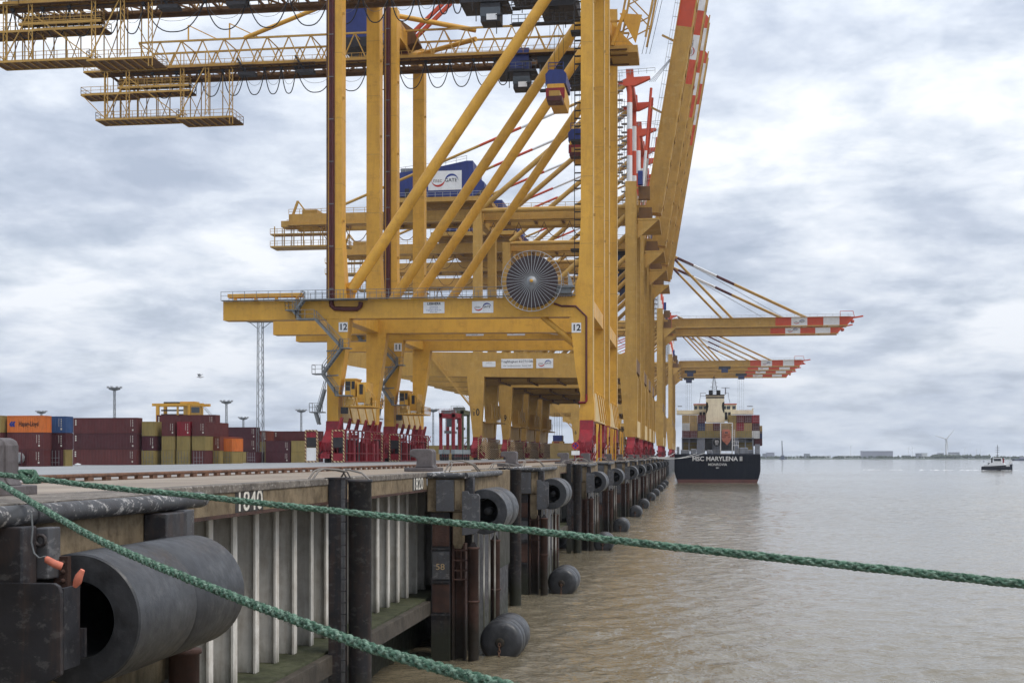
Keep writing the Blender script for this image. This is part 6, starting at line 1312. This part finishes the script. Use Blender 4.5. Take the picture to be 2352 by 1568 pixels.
# cargo on the ship
rows = [(cy(815), ['maroon', 'maroon', 'olive', 'olive', 'olive', None, 'tan', 'olive', 'olive', 'cwhite'], 'lowest'), (cy(692), ['cwhite', 'tan', 'cnavy', 'tan', 'maroon', 'tan', 'tan', 'cred', 'tan', 'darkmaroon'], 'middle'), (cy(572), ['tan', 'tan', 'maroon', None, None, None, 'olive', 'maroon', 'darkmaroon', 'cred'], 'upper')]
cw = cx(115) - cx(0)
for ri, (yt, cs, nm) in enumerate(rows):
    for i, c_ in enumerate(cs):
        if c_ is None: continue
        o_ = 10.5 + (3.2 if ri == 2 else 0); a = S(1566.6 + 17.85 * i, yt + (18.6 if ri != 0 else 16), o_)
        container(a.x, a.y, a.z, 12.19, 's', 2.5, c_, f'{CN[c_]} container, {nm} row on the ship stern, {ORD[i]} from the quay', door=True, marks=False, group='containers on the ship stern')
for k, (yt, c_) in enumerate(((980, 'tan'), (993, 'cnavy'), (1009, 'darkmaroon'))):
    a = S(1733, yt + 14, 26); container(a.x, a.y, a.z, 12.19, 'y', 2.3, c_, f'{CN[c_]} container stacked at the outer edge of the ship, {("upper", "middle", "lower")[k]}', marks=False, group='containers on the ship stern')
for k, i in enumerate((0, 1, 7, 8)):
    a = S(1570 + 17.85 * i, 1034, 11.5); container(a.x, a.y, a.z, 12.19, 's', 2.5, 'olive', f'olive container low behind the grey lashing pillars, {ORD[k]} from the quay side', marks=False, group='containers on the ship stern')

# ================================================================== FAR SHORE AND BOATS
YF = 3490.0
def Fp(px, py, off=0.0): return aY(px, py, YF + off)
x0, x1 = Fp(1500, 1050).x, Fp(2700, 1050).x
mb = MB(); n = 60; vs = []
for i in range(n + 1):
    x = x0 + (x1 - x0) * i / n; vs += [(x, YF, WZ - 0.3), (x, YF + 8, WZ + 1.6), (x, YF + 60, WZ + 2.2 + 0.4 * random.random()), (x, YF + 400, WZ + 2.5)]
mb.add(vs, [(4 * i + k, 4 * i + 4 + k, 4 * i + 5 + k, 4 * i + 1 + k) for i in range(n) for k in range(3)]); mb.build('far_shore', M['shore'], kind='structure', label='low green bank of the far shore', loc=(0, YF, WZ))
tr = MB(); rnd = random.Random(3)
for i in range(420):
    px = rnd.uniform(1738, 2420); big = px > 2130 or rnd.random() < 0.15; p = Fp(px, 1050, rnd.uniform(60, 250)); h = rnd.uniform(4, 8) * (1.5 if px > 2140 and px < 2280 else 1.0); w_ = rnd.uniform(4, 10)
    if not big and rnd.random() < 0.35: continue
    for k in range(3):
        c_ = Vector((p.x + rnd.uniform(-w_, w_), p.y + rnd.uniform(-4, 4), WZ + 2 + h * rnd.uniform(0.35, 0.6))); rr = h * rnd.uniform(0.3, 0.5); vs = []
        for (ax, ay, az) in ((1, 0, 0), (-1, 0, 0), (0, 1, 0), (0, -1, 0), (0, 0, 1), (0, 0, -1)): vs.append(c_ + Vector((ax * rr * rnd.uniform(0.8, 1.6), ay * rr, az * rr * rnd.uniform(0.8, 1.2))))
        tr.add(vs, [(0, 2, 4), (2, 1, 4), (1, 3, 4), (3, 0, 4), (2, 0, 5), (1, 2, 5), (3, 1, 5), (0, 3, 5)])
tr.build('far_trees', M['tree'], kind='stuff', label='distant line of trees along the far shore', loc=(0, YF, WZ))
BL_ = [(1752, 1759, 1042, 'fargrey', 'small grey block at the left end of the far shore'), (1760, 1779, 1039.5, 'farhall', 'pale grey office block at the left end of the far shore'), (1848, 1860, 1042, 'fargrey', 'grey block between trees left on the far shore'), (1868, 1908, 1047, 'farwhite', 'long low white shed left of the big hall'), (1828, 1846, 1047.5, 'farwhite', 'small white shed by the grey block on the far shore'),
       (1930, 1978, 1046.5, 'farwhite', 'long low white shed directly left of the big hall'), (1979, 2051, 1036, 'farhall', 'largest lilac grey factory hall on the far shore'), (2076, 2092, 1045.5, 'fargrey', 'grey shed right of the large hall'), (2106, 2116, 1041, 'fargrey', 'dark grey block left of the wind turbine'), (2117, 2130, 1040.5, 'farwhite', 'white block left of the wind turbine'), (2101, 2138, 1048, 'farwhite', 'low white shed beneath the blocks left of the turbine'), (2156, 2168, 1040.5, 'farhall', 'grey block at the foot of the big wind turbine'), (2177, 2198, 1043, 'farwhite', 'white hall right of the big wind turbine'), (2182, 2204, 1038.5, 'fargrey', 'grey roofed hall right of the big wind turbine')]
for i, (a, b, yt, c_, lab) in enumerate(BL_):
    p, q = Fp(a, yt, 120 + 12 * i), Fp(b, yt, 120 + 12 * i); t = thing('far_building', lab, 'building', (p.x, p.y, WZ + 2), 'buildings on the far shore')
    MB().box(p.x, q.x, p.y, p.y + 25, WZ + 1.5, p.z).build('wall', M[c_], t); MB().box(p.x - 0.6, q.x + 0.6, p.y - 0.6, p.y + 25.6, p.z, p.z + 0.7).build('roof', M['fargrey'] if c_ != 'farwhite' else M['farwhite'], t)
    if b - a > 15:
        n = int((q.x - p.x) / 7)
        for k in range(n): MB().box(p.x + 2 + 7 * k, p.x + 6 + 7 * k, p.y - 0.2, p.y - 0.02, WZ + 3.5, WZ + 3.5 + (p.z - WZ - 2) * 0.3).build('window_band', M['fargrey'], t)
def turbine(px, hub, label, angs, base=1048, off=300, bl=27):
    h, f = Fp(px, hub, off), Fp(px, base, off); t = thing('wind_turbine', label, 'wind turbine', (f.x, f.y, WZ + 2), 'wind turbines on the far shore'); k = bl / 27.0
    MB().tube((f.x, f.y, WZ + 1), (h.x, h.y, h.z), 2.3 * k, 10, 1.5 * k).build('tower', M['farwhite'], t); MB().box(h.x - 2 * k, h.x + 2 * k, h.y - 5 * k, h.y + 5 * k, h.z - 2 * k, h.z + 2 * k).build('nacelle', M['farwhite'], t)
    for a in angs:
        v = Vector((math.cos(R(a)), 0, math.sin(R(a)))); o_ = Vector((h.x, h.y - 6 * k, h.z)); MB().tube(o_, o_ + v * bl, 1.5 * k, 6, 0.4 * k).build('blade', M['farwhite'], t)
turbine(2173, 1008, 'largest white wind turbine on the far shore', (52, 162, 278), bl=33)
for i, (px, hb_, bl) in enumerate(((1954, 1024, 12), (2086.6, 1029, 11), (2095.7, 1028, 11), (2163.6, 1031, 10), (2216, 1031, 10), (2243, 1033, 9), (2251.5, 1031, 9))):
    turbine(px, hb_, f'small distant wind turbine, {ORD[i]} from the left of the small ones', (40 + 37 * i, 160 + 37 * i, 280 + 37 * i), off=900, bl=bl)
# floating crane
q = aZ(1798, 1054.3, WZ); t = thing('floating_crane', 'floating crane barge with upright jib off the far shore', 'crane barge', (q.x, q.y, WZ)); k = q.y / 3000
MB().box(q.x - 8.5 * k, q.x + 8.5 * k, q.y - 8, q.y + 8, WZ - 0.5, WZ + 2.2 * k).build('pontoon', M['navy'], t); MB().box(q.x - 4 * k, q.x + 3 * k, q.y - 4, q.y + 4, WZ + 2.2 * k, WZ + 9 * k).build('machine_house', M['navy'], t)
MB().bar((q.x - 1 * k, q.y, WZ + 8 * k), (q.x - 2 * k, q.y, WZ + 42 * k), 2.2 * k).bar((q.x + 1 * k, q.y, WZ + 8 * k), (q.x - 2 * k, q.y, WZ + 42 * k), 1.0 * k).build('jib', M['fargrey'], t)
# tug
q = aZ(2291, 1080, WZ); t = thing('tug_boat', 'white and black tug boat under way at the right edge', 'tug', (q.x, q.y, WZ)); D = Vector((1, -0.35, 0)).normalized(); Nn = Vector((0.35, 1, 0)).normalized(); sc_ = q.y / 3000
def tp(a, b, c): return q + D * a * sc_ + Nn * b * sc_ + Vector((0, 0, c * sc_))
hb = MB(); secs = [(-33, 7, 0, 8), (-31, 9, -1, 9), (-15, 10, -1, 9.5), (10, 10, -1, 11), (24, 7, -1, 13), (31, 2.5, 0, 14.5)]; vs = []
for a, w_, zl, zh in secs: vs += [tp(a, -w_, zh), tp(a, -w_ * 0.85, zl), tp(a, w_ * 0.85, zl), tp(a, w_, zh)]
hb.add(vs, [(4 * i + k, 4 * i + 4 + k, 4 * i + 4 + (k + 1) % 4, 4 * i + (k + 1) % 4) for i in range(5) for k in range(4)] + [(0, 1, 2, 3), (23, 22, 21, 20)]); hb.build('hull', M['hull'], t)
def tbox(a0, a1, b0, b1, c0, c1, nm, mt, par=None, tap=1.0):
    m_ = MB(); am, ah = (a0 + a1) / 2, (a1 - a0) / 2; vs = [tp(am + s * ah * k, b0 if u < 0 else b1, c) for c, k in ((c0, 1), (c1, tap)) for s, u in ((-1, -1), (1, -1), (1, 1), (-1, 1))]
    m_.add(vs, [(3, 2, 1, 0), (4, 5, 6, 7)] + [(i, (i + 1) % 4, 4 + (i + 1) % 4, 4 + i) for i in range(4)]); return m_.build(nm, mt, par or t)
tbox(-27, 26, -8, 8, 9, 12.5, 'bulwark', M['white']); tbox(-18, 17, -6, 6, 12.5, 17, 'deckhouse', M['white'], tap=0.8); whs = tbox(-8, 9, -5, 5, 17, 28, 'wheelhouse', M['white'], tap=0.85); tbox(-7, 8, -5.2, -5.02, 21, 26, 'wheelhouse_window', M['glass'], whs)
tbox(-13, -10, -3, 0, 15, 28, 'exhaust_stack', M['black']); tbox(11, 14, -3, 0, 15, 27, 'exhaust_stack', M['red']); tbox(-20, -15, -4, 0, 12, 17, 'winch', M['grey'])
m_ = MB(); m_.bar(tp(0, 0, 28), tp(0, 0, 56), 0.9 * sc_)
for c_ in (34, 40, 45, 50): m_.bar(tp(-4, 0, c_), tp(4, 0, c_), 0.7 * sc_)
m_.build('mast', M['black'], t, kind='stuff')
for k in range(12): 
    c_ = tp(-27 + 4.6 * k, -9.6 + (0.25 * max(0, k - 8)) ** 2, 8.0); MB().lathe(c_, [(-0.4 * sc_, 0.6 * sc_), (-0.4 * sc_, 1.6 * sc_), (0.4 * sc_, 1.6 * sc_), (0.4 * sc_, 0.6 * sc_)], 'y', 10, False).build('tyre', M['rubber'], t)
fm = MB(); rnd = random.Random(5)
for i in range(90):
    a = rnd.uniform(-34, 44); b_ = rnd.uniform(-14, -8); w_ = rnd.uniform(1.5, 5); p = tp(a, b_, 0.0)
    if rnd.random() < 0.45: p = tp(-34 - rnd.random() ** 1.6 * 260, rnd.uniform(-8, 8), 0); w_ *= 1.6
    fm.add([(p.x - w_ * sc_, p.y - 0.6, WZ + 0.03 + 0.0007 * i), (p.x, p.y - 2.6, WZ + 0.05 + 0.0007 * i), (p.x + w_ * sc_, p.y, WZ + 0.03 + 0.0007 * i), (p.x, p.y + 1.6, WZ + 0.06 + 0.3 * rnd.random() * (1 if a > -34 else 0))], [(0, 1, 2, 3)])
fm.build('bow_wave', M['foam'], label='white bow wave and wake foam around the tug', kind='stuff', loc=(q.x, q.y, WZ))
# sailing boat, buoy, far ship
q = aZ(2321, 1062.5, WZ); t = thing('sailing_boat', 'small white sailing boat right of the tug', 'sailing boat', (q.x, q.y, WZ)); s_ = q.y / 3000
MB().add([(q.x - 4 * s_, q.y, WZ + 2.4 * s_), (q.x + 4.5 * s_, q.y, WZ + 2.6 * s_), (q.x + 3 * s_, q.y, WZ), (q.x - 3.4 * s_, q.y, WZ), (q.x - 4 * s_, q.y + 3 * s_, WZ + 2.4 * s_), (q.x + 3 * s_, q.y + 3 * s_, WZ), (q.x - 3.4 * s_, q.y + 3 * s_, WZ)], [(0, 1, 2, 3), (4, 6, 5, 1), (0, 4, 1), (3, 2, 5, 6), (0, 3, 6, 4)]).build('hull', M['farwhite'], t)
MB().prism([(q.x - 2.2 * s_, WZ + 3.5 * s_), (q.x + 0.8 * s_, WZ + 3.2 * s_), (q.x - 0.6 * s_, WZ + 18 * s_)], q.y + s_, q.y + 1.1 * s_).build('sail', M['farwhite'], t); MB().bar((q.x - 0.6 * s_, q.y + 0.8 * s_, WZ + 2 * s_), (q.x - 0.6 * s_, q.y + 0.8 * s_, WZ + 19 * s_), 0.3 * s_).build('mast', M['fargrey'], t)
q = aZ(2260, 1060, WZ); t = thing('channel_buoy', 'small dark channel buoy left of the tug', 'buoy', (q.x, q.y, WZ)); s_ = q.y / 3000
MB().lathe((q.x, q.y, WZ), [(-0.5, 2 * s_), (1.2 * s_, 2 * s_), (1.4 * s_, 1.4 * s_), (5.5 * s_, 0.3 * s_), (6.2 * s_, 0)], 'z', 10).build('body', M['fargrey'], t)
q = aZ(2350, 1057, WZ); t = thing('far_vessel', 'dark blue vessel at the right picture edge off the far shore', 'vessel', (q.x, q.y, WZ)); s_ = q.y / 3000
MB().prism([(q.x - 22 * s_, WZ + 3.5 * s_), (q.x + 30 * s_, WZ + 3.5 * s_), (q.x + 30 * s_, WZ - 0.3), (q.x - 17 * s_, WZ - 0.3)], q.y, q.y + 20).build('hull', M['navy'], t); MB().box(q.x - 4 * s_, q.x + 8 * s_, q.y + 5, q.y + 15, WZ + 3.5 * s_, WZ + 8 * s_).build('deckhouse', M['farhall'], t)

# ================================================================== ROPES
def interp(pts, n):
    out = []; P = [Vector(p) for p in pts]; P = [P[0] * 2 - P[1]] + P + [P[-1] * 2 - P[-2]]
    for i in range(1, len(P) - 2):
        for k in range(n):
            t = k / n; a, b, c_, d_ = P[i - 1:i + 3]
            out.append(0.5 * ((2 * b) + (c_ - a) * t + (2 * a - 5 * b + 4 * c_ - d_) * t * t + (3 * b - a - 3 * c_ + d_) * t ** 3))
    out.append(P[-2]); return out
def rope(pts, d_, label, seed):
    cl_ = interp(pts, 24); cum = [0.0]
    for a, b in zip(cl_[:-1], cl_[1:]): cum.append(cum[-1] + (b - a).length)
    Lt = cum[-1]; step = 0.022; n = int(Lt / step); line = []; j = 0
    for i in range(n + 1):
        s = Lt * i / n
        while j < len(cum) - 2 and cum[j + 1] < s: j += 1
        line.append(cl_[j].lerp(cl_[j + 1], (s - cum[j]) / max(1e-6, cum[j + 1] - cum[j])))
    t = thing('mooring_rope', label, 'rope', line[0], 'green mooring ropes'); Rr = d_ * 0.29; sr = d_ * 0.20; pitch = d_ * 6.0; up0 = Vector((0, 0, 1)); rnd = random.Random(seed)
    fr = []
    for i, p in enumerate(line):
        z = (line[min(i + 1, n)] - line[max(i - 1, 0)]).normalized(); x = z.cross(up0).normalized(); fr.append((p, x, z.cross(x)))
    for hand in (1, -1):
        for k in range(4):
            ph = math.pi / 2 * k + (math.pi / 4 if hand < 0 else 0); om_ = 2 * math.pi / pitch; pts2 = []; rr = []
            for i, (p, x, y) in enumerate(fr):
                s = Lt * i / n; a = ph + hand * 2 * math.pi * s / pitch; w_ = 1 + hand * 0.26 * math.sin(4 * om_ * s) + 0.05 * math.sin(s * 7.3 + k)
                pts2.append(p + (x * math.cos(a) + y * math.sin(a)) * Rr * w_); rr.append(sr * (1 + 0.10 * math.sin(s * 31 + 2.1 * k + seed) + 0.08 * math.sin(s * 2.7 + 1.7 * k)))
            MB().path(pts2, rr, 7).build('strand', M['rope2'] if (k + (hand > 0)) % 2 else M['rope'], t)
    fz_ = MB()
    for i in range(4200):
        q = rnd.randrange(len(fr)); p, x, y = fr[q]; a = rnd.uniform(0, 2 * math.pi); v = (x * math.cos(a) + y * math.sin(a)); b0 = p + v * d_ * 0.47; dr = (v * rnd.uniform(0.3, 1) + (fr[min(q + 1, n)][0] - fr[max(q - 1, 0)][0]).normalized() * rnd.uniform(-1, 1)).normalized(); ln_ = rnd.uniform(0.008, 0.034) * (1.6 if rnd.random() < 0.08 else 1)
        sd_ = dr.cross(v).normalized() * 0.0012
        fz_.add([b0 - sd_, b0 + sd_, b0 + dr * ln_], [(0, 1, 2)])
    fz_.build('frayed_fibre', M['rope'], t, kind='stuff')
    return t
def rp_(px, py, z): r_ = ray(px, py); return Vector((0, 0, CZ)) + r_ * z
RA = [(-130, 1070, 19.6), (0, 1089, 19.0), (70, 1097, 18.6), (250, 1119, 17.8), (430, 1136, 17.0), (600, 1155, 16.3), (850, 1181, 15.4), (1200, 1216, 14.2), (1500, 1250, 13.2), (1900, 1293, 12.1), (2352, 1341, 11.0), (2700, 1380, 10.2)]
RB = [(-130, 1062, 19.4), (-40, 1092, 18.8), (20, 1122, 17.9), (100, 1169, 16.6), (200, 1226, 15.2), (300, 1273, 14.1), (400, 1315, 13.1), (560, 1379, 11.7), (700, 1431, 10.7), (850, 1486, 9.8), (1000, 1531, 9.0), (1150, 1572, 8.3), (1400, 1640, 7.4)]
rope([rp_(*p) for p in RA], 0.078, 'upper green mooring rope crossing the whole picture to the right edge', 1)
rope([rp_(*p) for p in RB], 0.082, 'lower thicker looking green mooring rope running down to the bottom edge', 2)
kn = thing('rope_tail', 'frayed green rope knot tied beside the left bollard', 'rope knot', rp_(68, 1097, 18.4)); rnd = random.Random(9)
for k in range(5):
    c_ = rp_(68, 1094, 18.45); pts = [c_ + Vector((0.10 * math.cos(a_ + k) * (0.7 + 0.1 * k), 0.10 * math.sin(a_ * 1.0 + 1.3 * k), 0.085 * math.sin(a_ + 0.7 * k))) for a_ in [j_ * 0.55 for j_ in range(13)]]
    MB().path(pts, 0.022, 6).build('rope_turn', M['rope'], kn)

# ================================================================== AIR
hm_ = bpy.data.materials.new('river_haze'); hm_.use_nodes = True; t = hm_.node_tree; t.nodes.clear()
pv = N(t, 'ShaderNodeVolumePrincipled'); pv.inputs['Color'].default_value = (0.80, 0.87, 0.97, 1); pv.inputs['Density'].default_value = 0.00007; pv.inputs['Anisotropy'].default_value = 0.0
ho = N(t, 'ShaderNodeOutputMaterial'); L(t, pv.outputs[0], ho.inputs['Volume'])
MB().box(-950, 4300, -80, 4450, WZ - 1.0 - 1.0, 150).build('haze', hm_, kind='stuff', label='thin grey blue haze over the river', loc=(0, 0, 0))
